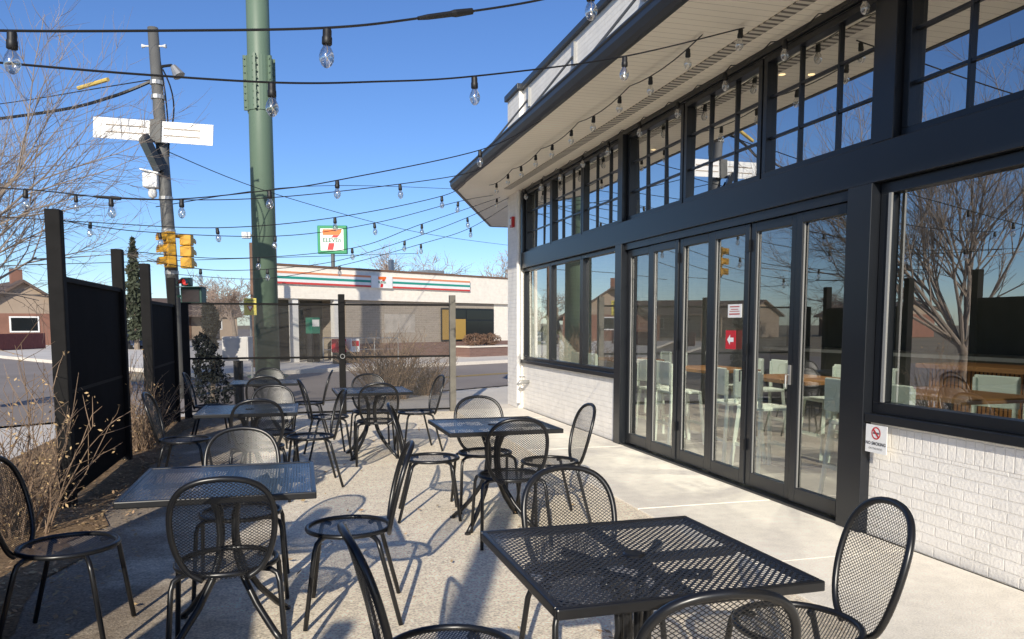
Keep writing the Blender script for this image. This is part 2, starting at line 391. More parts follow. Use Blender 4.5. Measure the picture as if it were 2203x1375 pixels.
m=MB(); m.box(4.1,-8,5.2,13.8,13.8,5.3); m.build('roof',M['roof_dark'],B)
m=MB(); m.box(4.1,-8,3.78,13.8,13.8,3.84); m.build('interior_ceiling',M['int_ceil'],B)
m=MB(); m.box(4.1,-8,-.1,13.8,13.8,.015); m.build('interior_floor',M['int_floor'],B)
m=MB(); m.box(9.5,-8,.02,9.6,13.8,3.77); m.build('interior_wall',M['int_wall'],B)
eav=[(2.75,-8),(2.75,13.5),(4.56,18.3),(8,18.3),(8,14.03),(3.79,14.03),(3.79,13.28),(3.86,13.28),(3.86,-8)]
m=MB(); m.prism(eav,3.755,3.80); m.build('soffit',M['soffit'],B)
m=MB(); m.prism(eav,3.802,3.86); m.build('canopy_roof',M['roof_dark'],B)
m=MB(); m.box(3.50,-8,3.744,3.62,13.2,3.752); m.build('vent_strip',stripe_mat('soffit_vent',(.70,.64,.54),(.16,.14,.12),1,.075,.45),B)
def gut(mb,a,b):
    a=Vector((*a,0));b=Vector((*b,0)); d=(b-a); d.normalize(); nn=Vector((-d.y,d.x,0))
    prof=[(.0,3.745),(.0,3.895),(.12,3.895),(.12,3.88),(.105,3.87),(.105,3.82),(.075,3.77),(.045,3.745)]
    bb=len(mb.v); k=len(prof)
    for e in (a,b):
        for o,z in prof: q=e+nn*o; mb.v.append((q.x,q.y,z))
    for i in range(k):
        j=(i+1)%k; mb.f.append((bb+i,bb+j,bb+k+j,bb+k+i)); mb.m.append(0)
    mb.f.append(tuple(bb+i for i in range(k))); mb.m.append(0); mb.f.append(tuple(bb+k+i for i in reversed(range(k)))); mb.m.append(0)
m=MB(); gut(m,(2.748,-8),(2.748,13.55)); gut(m,(2.746,13.5),(4.556,18.3)); gut(m,(4.556,18.3),(8,18.31)); m.build('gutter',M['gutter'],B)
for yy in (12.9,10.7,8.4,6.0):
    m=MB(); m.tube([(3.86,yy,5.2),(2.80,yy,3.90)],.018,6); m.build('tie_rod',M['gutter'],B)
    m=MB(); m.box(3.82,yy-.05,5.05,3.87,yy+.05,5.35); m.build('rod_bracket',M['silver'],B)
def bar(name,m_,*bx,bev=.004,par=B): 
    mm=MB(); mm.box(*bx); return mm.build(name,m_,par,bevel=bev)
bar('beam',M['frame'],3.80,-6,2.42,3.99,13.28,2.68)
bar('column',M['frame'],3.79,8.84,0,4.02,9.03,2.42); bar('column',M['frame'],3.79,4.60,0,4.02,4.84,2.42)
bar('column',M['frame'],3.80,8.86,2.68,3.99,9.00,3.70); bar('column',M['frame'],3.80,4.44,2.68,3.99,4.64,3.70)
bar('column',M['frame'],3.81,13.14,2.68,3.99,13.275,3.70)
bar('head_trim',M['frame'],3.83,-6,3.70,3.864,13.275,3.752,bev=0)
def window(name,y0,y1,z0,z1,ny,nz,fw=.045,mu=.02,xf=3.86,gm='glass'):
    m=MB(); d=.09
    m.box(xf,y1,z0,xf+d,y0,z0+fw); m.box(xf,y1,z1-fw,xf+d,y0,z1)
    m.box(xf,y1,z0+fw,xf+d,y1+fw,z1-fw); m.box(xf,y0-fw,z0+fw,xf+d,y0,z1-fw)
    fr=m.build(name,M['frame'],B,bevel=.003)
    tl=rnd.gauss(0,.003); tz=rnd.gauss(0,.003)
    g=MB(); g.face([(xf+.05-tl-tz,y0-fw,z0+fw),(xf+.05+tl-tz,y1+fw,z0+fw),(xf+.05+tl+tz,y1+fw,z1-fw),(xf+.05-tl+tz,y0-fw,z1-fw)])
    g.build('pane',M[gm],fr)
    if ny>1 or nz>1:
        q=MB()
        for i in range(1,ny):
            yy=y0+(y1-y0)*i/ny; q.box(xf+.03,yy-mu/2,z0+fw,xf+.07,yy+mu/2,z1-fw)
        for i in range(1,nz):
            zz=z0+(z1-z0)*i/nz; q.box(xf+.034,y1+fw,zz-mu/2,xf+.066,y0-fw,zz+mu/2)
        q.build('muntin',M['frame'],fr)
    return fr
W3=[13.12,11.74,10.38,9.01]
for i in range(3): window('transom_window',W3[i]-.01,W3[i+1]+.01,2.685,3.695,3,3,gm='glass_high')
D3=[8.85,7.45,6.05,4.65]
for i in range(3): window('transom_window',D3[i]-.012,D3[i+1]+.012,2.685,3.695,3,3,fw=.055,gm='glass_high')
for a,b in ((4.43,2.95),(2.93,1.45),(1.43,-.05)): window('transom_window',a,b,2.685,3.695,3,3,fw=.055,gm='glass_high')
L3=[13.25,11.76,10.38,9.035]
for i in range(3): window('window',L3[i]-.004,L3[i+1]+.004,.86,2.415,1,1,fw=.05)
bar('sill',M['frame'],3.80,9.035,.80,4.0,13.27,.858)
bar('sill',M['frame'],3.80,-3,.80,4.0,4.595,.858)
window('window',4.59,2.2,.86,2.415,1,1,fw=.075)
window('window',2.19,-.2,.86,2.415,1,1,fw=.075)
m=MB(); m.box(3.845,4.475,.94,3.86,4.50,2.34); m.build('bead',M['alu'],B)
n=6; dy=(8.83-4.85)/n
m=MB(); m.box(3.80,4.845,0,3.99,8.835,.03); m.build('threshold',M['frame'],B)
m=MB(); m.box(3.83,4.845,2.345,3.97,8.835,2.418); m.build('door_head',M['frame'],B)
for i in range(n):
    ya=8.83-i*dy-.004; yb=ya-dy+.008; off=.0 if i%2 else .012
    x0=3.855+off; x1=x0+.055; s=.075
    m=MB(); m.box(x0,yb,.04,x1,yb+s,2.34); m.box(x0,ya-s,.04,x1,ya,2.34); m.box(x0,yb+s,.04,x1,ya-s,.16); m.box(x0,yb+s,2.26,x1,ya-s,2.34)
    dp=m.build('door_panel',M['frame'],B,bevel=.004)
    tl=rnd.gauss(0,.002)
    g=MB(); g.face([(x0+.03-tl,ya-s,.16),(x0+.03+tl,yb+s,.16),(x0+.03+tl,yb+s,2.26),(x0+.03-tl,ya-s,2.26)]); g.build('pane',M['glass_door'],dp)
    q=MB(); q.box(x0+.012,yb+s,.16,x0+.024,yb+s+.010,2.26); q.box(x0+.012,ya-s-.010,.16,x0+.024,ya-s,2.26)
    q.build('bead',M['alu'],dp)
    if i%2==1:
        for zz in (.35,1.2,2.1): MB().box(x0-.014,yb-.012,zz,x0,yb+.016,zz+.1).build('hinge',M['black'],dp)
    if i in (3,4):
        h=MB(); h.box(x0-.012,yb+.025,.98,x0,yb+.05,1.14); h.tube([(x0-.01,yb+.037,1.06),(x0-.04,yb+.037,1.06),(x0-.04,yb+.037,.96)],.008,6); h.build('handle',M['silver'] if i==4 else M['black'],dp)
m=MB(); m.tube([(3.76,13.2,3.72),(3.76,13.2,.1)],.035,8); m.build('downspout',M['offwhite'],B)
t=thing('fire_alarm','red fire alarm horn high on the corner pier below the eave','alarm',(3.74,13.8,3.3))
p_=WL(1103,478,3.77); MB().box(3.73,p_.y-.07,p_.z-.09,3.785,p_.y+.07,p_.z+.09).build('housing',M['fire_red'],t,bevel=.008)
MB().box(3.715,p_.y-.04,p_.z-.05,3.729,p_.y+.04,p_.z+.05).build('lens',M['white'],t)
sgp=WL(1130,822,3.80)
t=thing('hose_tap','metal hose tap sticking out of the white brick below the left windows','tap',tuple(sgp))
MB().tube([sgp+Vector((.06,0,0)),sgp+Vector((-.10,0,0)),sgp+Vector((-.14,0,-.05))],[.035,.03,.022],10).build('spout',M['silver'],t,smooth=True)
MB().tube([sgp+Vector((-.06,0,.03)),sgp+Vector((-.06,0,.09))],.008,6).build('valve_stem',M['silver'],t)
MB().tube([sgp+Vector((-.06+.045*math.sin(a),.045*math.cos(a),.09)) for a in [k*math.pi/5 for k in range(10)]],.009,5,closed=True).build('wheel',M['silver'],t)
s0=WL(1884,945,3.783); xd=(0,-1,0); yd=(0,0,1)
t=thing('no_smoking_sign','small white no smoking sign on the brick right of the folding doors','sign',tuple(s0))
MB().box(s0.x,s0.y-.10,s0.z-.095,s0.x+.004,s0.y+.10,s0.z+.095).build('plate',M['white'],t)
def ring2(mb,o,xd,yd,r0,r1,n=28):
    o=Vector(o);xd=Vector(xd);yd=Vector(yd)
    for i in range(n):
        a=2*math.pi*i/n;b=2*math.pi*(i+1)/n
        mb.face([o+xd*r0*math.cos(a)+yd*r0*math.sin(a),o+xd*r1*math.cos(a)+yd*r1*math.sin(a),o+xd*r1*math.cos(b)+yd*r1*math.sin(b),o+xd*r0*math.cos(b)+yd*r0*math.sin(b)])
o1=s0+Vector((-.002,0,.04)); q=MB(); ring2(q,o1,xd,yd,.034,.043)
q.poly2([(-.033,.024),(-.024,.033),(.033,-.024),(.024,-.033)],o1+Vector((-.001,0,0)),xd,yd); q.build('prohibition_ring',M['red'],t)
MB().poly2([(-.028,-.006),(.02,-.006),(.02,.006),(-.028,.006)],o1,xd,yd).poly2([(.023,-.006),(.029,-.006),(.029,.006),(.023,.006)],o1,xd,yd).build('cigarette',M['grey_text'],t)
text_part('lettering','NO SMOKING',.030,s0+Vector((-.002,0,-.032)),xd,yd,M['grey_text'],t,bold=.0008)
text_part('lettering','ON THE PATIO',.019,s0+Vector((-.002,0,-.066)),xd,yd,M['grey_text'],t)
a0=WL(1571,731,3.852)
t=thing('arrow_sign','red sign with white left arrow taped to the folding door','sign',tuple(a0))
MB().box(a0.x,a0.y-.085,a0.z-.085,a0.x+.003,a0.y+.085,a0.z+.085).build('plate',M['red'],t)
MB().poly2([(a*.8,b*.8) for a,b in [(-.07,0),(-.005,.06),(-.005,.025),(.07,.025),(.07,-.025),(-.005,-.025),(-.005,-.06)]],a0+Vector((-.002,0,0)),xd,yd).build('arrow',M['white'],t)
a1=WL(1580,669,3.852)
t=thing('paper_notice','white paper notice with red lines above the arrow sign on the door','notice',tuple(a1))
MB().box(a1.x,a1.y-.115,a1.z-.06,a1.x+.003,a1.y+.115,a1.z+.06).build('sheet',M['white'],t)
q=MB()
for zz,wd,hh in ((.038,.08,.008),(.014,.062,.005),(-.004,.084,.005),(-.028,.088,.010)): q.poly2([(-wd,zz-hh/2),(wd,zz-hh/2),(wd,zz+hh/2),(-wd,zz+hh/2)],a1+Vector((-.002,0,0)),xd,yd)
q.build('printed_lines',M['rtext'],t)
# ------------------------------------------------------------------ interior
def make_stool():
    t=thing('bar_stool','x','stool',group='mint stools inside the dining room')
    m=MB(); m.box(-.2,-.2,.63,.2,.2,.665); m.build('seat',M['mint'],t,bevel=.012)
    m=MB()
    for s in (-1,1): m.box(s*.2-.02,-.22,.665,s*.2+.02,-.185,1.0)
    m.box(-.22,-.235,.74,.22,-.205,1.02); m.build('backrest',M['mint'],t,bevel=.01)
    for sx in (-1,1):
        for sy in (-1,1):
            MB().tube([(sx*.18,sy*.18,.63),(sx*.23,sy*.23,.015)],.022,6).build('leg',M['mint'],t)
    for s in (-1,1): MB().box(-.2,s*.205-.012,.25,.2,s*.205+.012,.285).build('footrest',M['mint'],t)
    return t
def make_bartable(loc,label,sx=.7,sy=.7):
    t=thing('bar_table',label,'table',loc)
    MB().box(-sx/2,-sy/2,.88,sx/2,sy/2,.92).build('tabletop',M['wood'],t,world=False,bevel=.006)
    MB().tube([(0,0,.03),(0,0,.88)],.035,8).build('column',M['black'],t,world=False)
    MB().box(-.28,-.28,.015,.28,.28,.035).build('base',M['black'],t,world=False)
tabs=[(5.05,7.1,'wooden high table just behind the middle of the folding doors'),(5.1,9.0,'wooden high table behind the left end of the folding doors'),
      (5.1,5.2,'wooden high table behind the right end of the folding doors'),(5.2,11.8,'wooden high table behind the small left windows')]
st0=make_stool(); first=True
nm=['middle','left','right','far left']
for ti,(tx,ty,lb) in enumerate(tabs):
    make_bartable((tx,ty,0),lb,.75,1.1)
    for (dx,dy_,rz,ds) in ((-.55,-.25,-90,'door side, nearer the camera'),(-.55,.3,-90,'door side, farther from the camera'),(.6,-.25,90,'room side, nearer the camera'),(.6,.3,90,'room side, farther from the camera')):
        s=st0 if first else copy_tree(st0); first=False
        s.location=(tx+dx,ty+dy_,0); s.rotation_euler=(0,0,R(rz+rnd.uniform(-12,12)))
        s['label']='mint bar stool at the %s indoor table, %s'%(nm[ti],ds)
for (sx_,sy_,l) in ((4.75,3.62,'mint green bar stool just inside the large right window'),(5.6,4.05,'mint green bar stool standing before the slatted bar')):
    s=copy_tree(st0); s.location=(sx_,sy_,0); s.rotation_euler=(0,0,R(80)); s['label']=l
t=thing('bar_counter','long wooden bar counter with vertical slats inside the right window','bar',(7,4,0))
MB().box(6.6,3.0,.015,7.1,7.0,1.0).build('front',M['slat'],t); MB().box(6.5,2.9,1.0,7.2,7.1,1.05).build('countertop',M['wood'],t,bevel=.006)
t=thing('service_counter','pale counter running along the back of the dining room','counter',(8.9,9,0))
MB().box(8.6,7.4,.015,9.2,13,1.0).build('body',M['int_wall'],t); MB().box(8.5,7.3,1.0,9.3,13.1,1.05).build('countertop',M['offwhite'],t)
for i,(px,py) in enumerate(((1405,322),(1470,326),(1682,160),(1745,160))):
    c=G(px,py,3.74)
    t=thing('downlight',['warm ceiling downlight behind the leftmost transom above the doors','warm ceiling downlight at the right of the leftmost door transom','left warm downlight behind the rightmost door transom','right warm downlight behind the rightmost door transom'][i],'light',tuple(c),group='ceiling downlights')
    MB().lathe([(.045,0),(.045,.035)],c,12).build('trim',M['gutter'],t); MB().lathe([(.03,-.004),(.03,-.001)],c,12).build('lens',M['lamp'],t)
    ld=bpy.data.lights.new('downlight_beam','SPOT'); ld.energy=140; ld.color=(1,.93,.80); ld.spot_size=R(120); ld.spot_blend=.6; ld.shadow_soft_size=.04
    lo=bpy.data.objects.new('downlight_beam',ld); COL.objects.link(lo); lo.parent=t; lo.location=(0,0,-.03)
# ------------------------------------------------------------------ chairs and tables
def make_chair():
    t=thing('patio_chair','x','chair',group='black mesh chairs on the patio')
    half=[(.095,.425),(.15,.46),(.190,.52),(.214,.60),(.220,.68),(.212,.745),(.188,.797),(.144,.836),(.078,.859),(0,.866)]
    half=[(x*.91,z) for x,z in half]
    yf=lambda x,z: -.185-(z-.425)*.27+.6*x*x-.02
    def cr(pts,k=4):
        out=[]
        for i in range(len(pts)-1):
            p0=pts[max(i-1,0)];p1=pts[i];p2=pts[i+1];p3=pts[min(i+2,len(pts)-1)]
            for j in range(k):
                q=j/k; out.append(tuple(.5*((2*b)+(c-a)*q+(2*a-5*b+4*c-d)*q*q+(3*b-a-3*c+d)*q**3) for a,b,c,d in zip(p0,p1,p2,p3)))
        out.append(tuple(pts[-1])); return out
    h=cr(half,3)
    full=[(-x,z) for x,z in h]+[(x,z) for x,z in reversed(h[:-1])]
    MB().tube([(x,yf(x,z),z) for x,z in full],.0125,8).build('back_frame',M['black'],t,smooth=True)
    m=MB(); nx=8; rows=[q for q in h if q[0]>.002]
    for (wx,z) in rows:
        for j in range(nx+1):
            x=-wx+2*wx*j/nx; m.v.append((x,yf(x,z),z))
    for i in range(len(rows)-1):
        for j in range(nx):
            a=i*(nx+1)+j; m.f.append((a,a+1,a+nx+2,a+nx+1)); m.m.append(0)
    m.build('backrest',M['back_mesh'],t,smooth=True)
    m=MB(); rings=[(.0,-.014),(.07,-.012),(.14,-.006),(.205,0)]; n=28
    for r_,z in rings[1:]:
        for j in range(n):
            a=2*math.pi*j/n; m.v.append((r_*math.cos(a)*1.0,r_*math.sin(a),.445+z))
    m.v.append((0,0,.431)); c=len(m.v)-1
    for j in range(n):
        m.f.append((c,j,(j+1)%n)); m.m.append(0)
        for i in range(2): m.f.append((i*n+j,(i+1)*n+j,(i+1)*n+(j+1)%n,i*n+(j+1)%n)); m.m.append(0)
    m.build('seat',M['seat_mesh'],t,smooth=True)
    MB().tube([(.207*math.cos(2*math.pi*j/32),.207*math.sin(2*math.pi*j/32),.445) for j in range(32)],.0125,8,closed=True).build('seat_rim',M['black'],t,smooth=True)
    for sx in (-1,1):
        for k in (1,-1):
            y1=.13*k; yb=.205*k if k>0 else -.25
            pts=[(sx*.13,y1*.8,.432),(sx*.180,y1,.43),(sx*.205,y1*1.12,.415),(sx*.215,y1*1.2,.38),(sx*.235,yb,.004)]
            MB().tube(pts,.0118,8).build('leg',M['black'],t,smooth=True)
    return t
def make_table():
    t=thing('patio_table','x','table',group='black perforated tables on the patio')
    h=.405
    MB().face([(-h+.02,-h+.02,.739),(h-.02,-h+.02,.739),(h-.02,h-.02,.739),(-h+.02,h-.02,.739)]).build('tabletop',M['top_mesh'],t)
    m=MB(); m.box(-h,-h,.712,h,-h+.022,.743); m.box(-h,h-.022,.712,h,h,.743); m.box(-h,-h+.022,.712,-h+.022,h-.022,.743); m.box(h-.022,-h+.022,.712,h,h-.022,.743)
    m.build('rim',M['black'],t,bevel=.005)
    m=MB(); m.box(-.36,-.016,.712,-.03,.016,.735); m.box(.03,-.016,.712,.36,.016,.735); m.box(-.016,-.36,.712,.016,-.03,.735); m.box(-.016,.03,.712,.016,.36,.735)
    m.build('under_brace',M['black'],t)
    MB().lathe([(.034,.70),(.036,.742),(.03,.746)],(0,0,0),16).build('centre_plug',M['black'],t,smooth=False)
    for k in range(4):
        a=math.pi/4+k*math.pi/2; c,s_=math.cos(a),math.sin(a)
        prof=[(.25,.712),(.16,.70),(.085,.66),(.052,.58),(.045,.48),(.058,.38),(.10,.28),(.18,.17),(.29,.06),(.35,.012)]
        MB().tube([(r_*c,r_*s_,z) for r_,z in prof],.0165,8).build('leg',M['black'],t,smooth=True)
        MB().lathe([(.022,0),(.022,.014)],(.352*c,.352*s_,0),8).build('foot',M['black'],t)
    return t
tb0=make_table(); ch0=make_chair()
TT=[('front right table',(1.03,2.27),1.0),('front left table',(-.32,3.90),-.5),('middle right table',(1.39,5.57),1),
    ('middle left table',(-.38,7.15),-1),('back right table',(.82,8.85),1),('farthest back left table',(-.36,10.5),0)]
TL=['black perforated square table nearest the camera at lower right','black perforated square table front left beside the mulch bed','black perforated square table in the middle facing the folding doors',
    'black perforated square table middle left near the black panels','black perforated square table back right in front of the convenience store view','black perforated square table farthest back left beside the street screen']
for i,(nm_,(x,y),rz) in enumerate(TT):
    o=tb0 if i==0 else copy_tree(tb0)
    o.location=(x,y,0); o.rotation_euler=(0,0,R(rz)); o['label']=TL[i]
CH_=[
 (0,'far',1.10,2.80,182),(0,'right',1.64,2.27,78),(0,'near',.97,1.86,-6),(0,'left',.45,2.36,-86),
 (1,'near',-.30,3.57,2),(1,'right',.25,4.02,84),(1,'far',-.30,4.50,180),(1,'left',-1.03,4.02,-94),
 (2,'far',1.46,6.10,178),(2,'right',1.83,5.57,88),(2,'near',1.40,5.13,-4),(2,'left',1.00,5.95,-98),
 (3,'near',-.31,6.92,3),(3,'right',.13,7.40,95),(3,'far',-.22,7.80,177),(3,'left',-.95,7.50,-92),
 (4,'far',.87,9.36,182),(4,'right',1.36,9.15,96),(4,'near',.84,8.42,-2),(4,'left',.36,8.95,-84),
 (5,'near',-.34,9.86,0),(5,'right',.16,10.6,86),(5,'far',-.33,11.0,180),(5,'left',-1.0,10.5,-90)]
sd={'far':'on the street side of','right':'on the building side of','near':'on the camera side of','left':'on the left side of'}
for i,(ti,s,x,y,rz) in enumerate(CH_):
    o=ch0 if i==0 else copy_tree(ch0)
    o.location=(x,y,0); o.rotation_euler=(0,0,R(rz)); o['label']='black mesh chair %s the %s'%(sd[s],TT[ti][0])
# ------------------------------------------------------------------ left panels, screen
def panel(label,x,y0,y1,h0,h1,pt=1.8,name='privacy_panel'):
    t=thing(name,label,'fence panel',(x,(y0+y1)/2,0),group='black privacy panels along the left edge')
    MB().box(x-.055,y0-.055,0,x+.055,y0+.055,h0).build('post',M['post'],t,bevel=.008)
    MB().box(x-.055,y1-.055,0,x+.055,y1+.055,h1).build('post',M['post'],t,bevel=.008)
    MB().box(x-.02,y0+.055,.06,x+.01,y1-.055,pt-.03).build('infill',M['panel'],t)
    MB().box(x-.03,y0+.055,pt-.03,x+.03,y1-.055,pt+.01).box(x-.03,y0+.055,.9,x+.012,y1-.055,.93).build('rail',M['post'],t)
panel('tall black privacy panel nearest the camera at left',-1.78,7.0,9.3,2.36,2.26,1.84)
panel('black privacy panel farther back beside the street screen',-1.72,10.55,12.7,2.2,2.15,1.75)
panel('black privacy panel left of the camera outside the frame',-1.78,2.2,4.6,2.35,2.35)
panel('black privacy panel beside and behind the camera outside the frame',-1.78,-1.6,.9,2.35,2.35)
t=thing('street_screen','dark see through mesh screen across the street end of the patio','screen',(.5,13.12,0))
for x,h,mm in ((-1.6,1.8,'post'),(.76,1.95,'post'),(2.58,1.95,'postgrey')):
    MB().box(x-.05,13.07,0,x+.05,13.17,h).build('post',M[mm],t,bevel=.006)
for xa,xb in ((-1.55,.71),(.81,2.53)):
    MB().face([(xa,13.12,.06),(xb,13.12,.06),(xb,13.12,1.77),(xa,13.12,1.77)]).build('mesh_panel',M['screen'],t)
    for za,zb in ((1.77,1.80),(.92,.95),(.03,.06)): MB().box(xa,13.10,za,xb,13.14,zb).build('rail',M['post'],t)
MB().tube([(.76+.035*math.cos(a),13.055,.95+.035*math.sin(a)) for a in [k*math.pi/6 for k in range(12)]],.006,5,closed=True).build('pull_ring',M['silver'],t)
t=MB().tube([(-1.75,-3.2,0),(-1.75,-3.2,4.4)],.095,10).build('wooden_post',M['brown']); tag(t,'round wooden post behind the camera outside the frame','post')
# ------------------------------------------------------------------ trees and shrubs
def grow(tr,cr_,rn,p,d,L,r,lev,mx,nch,spread,up,tips,wob=.18,c1=None,rmin=.0045):
    n=4 if lev<2 else 3
    p=Vector(p); d=Vector(d).normalized(); pts=[p.copy()]; rr=[r]; ds=[d.copy()]
    tap=.25 if (c1 and lev==0) else .65
    for i in range(n):
        d=(d+Vector((rn.gauss(0,wob),rn.gauss(0,wob),rn.gauss(0,wob)+up))).normalized(); p=p+d*(L/n); pts.append(p.copy()); ds.append(d.copy()); rr.append(r*(1-tap*(i+1)/n))
    (tr if lev<1 else cr_).tube(pts,rr,[9,6,5,3,3,3][lev],caps=False)
    if lev<mx:
        for k in range(nch[lev]):
            q=rn.uniform(.25,1.0) if lev else rn.uniform(.8 if c1 else .45,1.0)
            fi=q*n; i0=min(int(fi),n-1); b=pts[i0].lerp(pts[i0+1],fi-i0); dd=ds[i0+1]
            ax=Vector((rn.gauss(0,1),rn.gauss(0,1),rn.gauss(0,1))).cross(dd).normalized()
            nd=Matrix.Rotation(rn.uniform(.5,1.2)*spread,3,ax)@dd
            Lc=c1*rn.uniform(.75,1.1) if (c1 and lev==0) else L*rn.uniform(.40,.62 if c1 else .72)
            grow(tr,cr_,rn,b,nd,Lc,max(rr[i0]*(.42 if c1 and lev==0 else .6),rmin),lev+1,mx,nch,spread,up,tips,wob,c1,rmin)
    else: tips.append(p)
def bare_tree(label,loc,h,seed,nch,spread=.75,up=.08,leaf=0,leafm='tan_leaf',name='bare_tree',tw='twig',trunk_r=None,group='bare winter trees',wide=1.0,trunk_l=None,c1=None,rmin=.0045,wob=.18):
    rn=random.Random(seed); t=thing(name,label,'tree',loc,rn.uniform(0,6),group=group)
    tr,cr_=MB(),MB(); tips=[]
    grow(tr,cr_,rn,(0,0,-.15),(0,0,1),trunk_l or h*.42,trunk_r or h*.022,0,len(nch),nch,spread,up,tips,wob,c1,rmin)
    if wide!=1:
        for q in (tr,cr_): q.v=[(x*wide,y*wide,z) for x,y,z in q.v]
        tips=[Vector((q.x*wide,q.y*wide,q.z)) for q in tips]
    tr.build('trunk',M['bark'],t,world=False,smooth=True); cr_.build('crown',M[tw],t,world=False)
    if leaf:
        lm=MB(); 
        for q in tips:
            for k in range(leaf):
                if rn.random()<.75: leafquad(lm,q+Vector((rn.gauss(0,.12),rn.gauss(0,.12),rn.gauss(0,.12)))*max(1,h/8),.025*max(1,h/6))
        lm.build('leaves',M[leafm],t,world=False)
    return t
bare_tree('large bare tree with fine branches reaching in at upper left',(-6.8,14.5,0),5,3,[15,9,7,5],.62,.04,leaf=0,trunk_r=.13,trunk_l=1.2,c1=4.0,rmin=.0042,wob=.12)
bare_tree('bare tree behind the camera outside the frame',(-7.4,-9.0,0),7.5,5,[6,5,5,4],.8,.06)
def far(px,z,h,seed,label,lm=None,wide=1.0,nch=(7,6,6,4)):
    q=P(px,697,z); q.z=0
    bare_tree(label,tuple(q),h,seed,list(nch),.8,.05,leaf=3 if lm else 0,leafm=lm or 'tan_leaf',tw='twig2',name='bare_tree',wide=wide,group='bare trees across the street',rmin=.012)
far(645,52,7.8,11,'bare twiggy tree behind the store at the left of its pylon sign',wide=1.2)
far(700,58,6.8,12,'low bare tree behind the store roof under the pylon sign')
far(870,52,8.9,13,'broad bare tree rising above the middle of the store roof','orange_leaf',1.4)
far(985,60,7.9,14,'small bare tree above the right part of the store roof',None,1.1)
far(1068,55,10.2,15,'tan leaved bare tree above the right end of the store','orange_leaf',1.1)
far(160,62,7.4,16,'wide bare tree beyond the side street between house and conifer','orange_leaf',1.5)
far(40,75,7.5,17,'bare tree behind the brown roofed house',None,1.5)
far(455,56,6.8,18,'bare tree beyond the screen left of the green pole',None,1.5)
far(512,50,6.4,19,'pinkish bare tree close to the left of the green pole','orange_leaf',1.3)
far(-300,70,7.5,20,'bare tree by the row of houses outside the frame',None,1.3)
far(-800,60,7.5,21,'bare tree far left outside the frame',None,1.3)
far(235,70,6.5,22,'distant bare tree just left of the conifer',None,1.5)
q=P(292,697,46); t=thing('conifer_tree','narrow dark green conifer across the side street beside the utility pole','tree',(q.x,q.y,0))
MB().tube([(q.x,q.y,-.1),(q.x,q.y,6.2)],[.16,.02],7).build('trunk',M['bark'],t)
cm=MB(); rn=random.Random(4)
for i in range(2600):
    z=.7+5.7*rn.random()**1.1; rad=max(.05,1.15*(1-(z/6.5))**.8)*(.8+.25*math.sin(z*7)); a=rn.uniform(0,6.28); r_=rad*rn.random()**.5
    leafquad(cm,(q.x+r_*math.cos(a),q.y+r_*math.sin(a),z-r_*.25),rn.uniform(.1,.2))
cm.build('crown',M['conifer'],t)
q=P(450,697,14.2); t=thing('dark_evergreen','dark evergreen shrub in stacked clumps just beyond the street screen','shrub',(q.x,q.y,0))
MB().tube([(q.x,q.y,-.05),(q.x+.05,q.y,.7),(q.x-.04,q.y,1.7)],[.05,.04,.02],6).build('trunk',M['bark'],t)
dm=MB(); rn=random.Random(9)
for (ox,z,rx,rz_) in ((.05,.3,.34,.34),(-.04,.72,.27,.26),(-.08,1.1,.2,.22),(.02,1.5,.15,.26),(.0,1.72,.1,.12)):
    for i in range(750):
        v=Vector((rn.gauss(0,1),rn.gauss(0,1),rn.gauss(0,1))).normalized()*rn.uniform(.5,1.15)**.6
        leafquad(dm,(q.x+ox+v.x*rx,q.y+v.y*rx,z+v.z*rz_),rn.uniform(.02,.06))
dm.build('crown',M['dark_leaf'],t)
def shrub(label,loc,h,rad,seed,stems=60,leaves=500,lm='tan_leaf',sub=4,rs=1.0,lean=.6):
    rn=random.Random(seed); t=thing('bare_shrub',label,'shrub',loc,group='dry winter shrubs')
    m=MB(); tips=[]
    for i in range(stems):
        a=rn.uniform(0,6.28); r0=rad*.45*rn.random(); p=Vector((r0*math.cos(a),r0*math.sin(a),-.02)); d=Vector((math.cos(a)*rn.uniform(.0,lean),math.sin(a)*rn.uniform(.0,lean),1)).normalized()
        L=h*(.35+.65*rn.random()**1.3); pts=[p]; 
        for k in range(4):
            d=(d+Vector((rn.gauss(0,.16),rn.gauss(0,.16),rn.gauss(0,.06)))).normalized(); pts.append(pts[-1]+d*L/4)
        m.tube(pts,[.0055*rs,.0045*rs,.0038*rs,.003*rs,.0016*rs],4,caps=False)
        for k in range(sub):
            j=rn.randrange(0,4); b=pts[j].lerp(pts[j+1],rn.random()); dd=(d+Vector((rn.gauss(0,.7),rn.gauss(0,.7),rn.gauss(0,.3)))).normalized()
            e=b+dd*L*rn.uniform(.1,.28); e2=e+(dd+Vector((rn.gauss(0,.4),rn.gauss(0,.4),.2))).normalized()*L*.1
            m.tube([b,e,e2],[.003*rs,.0022*rs,.0012*rs],3,caps=False); tips+= [e,e2,b]
    m.build('stems',M['stem'],t,world=False)
    lmh=MB()
    for i in range(leaves):
        p=rn.choice(tips); leafquad(lmh,p+Vector((rn.gauss(0,.03),rn.gauss(0,.03),rn.gauss(0,.03))),rn.uniform(.008,.02))
    lmh.build('leaves',M[lm],t,world=False)
shrub('large dry shrub in front of the nearest black panel at left',(-1.95,6.2,0),1.45,.6,31,75,900,sub=6)
shrub('dry shrub between the two black privacy panels',(-1.75,9.95,0),1.3,.45,32,60,600,sub=5)
shrub('low dry shrub at the left edge beside the mulch bed',(-2.5,5.95,0),.85,.6,33,55,900,sub=6)
qq=P(835,697,15.6); shrub('bare bush in the planting strip beyond the street screen',(qq.x,qq.y,0),1.35,.8,34,190,900,rs=1.9,lean=.8,sub=6)
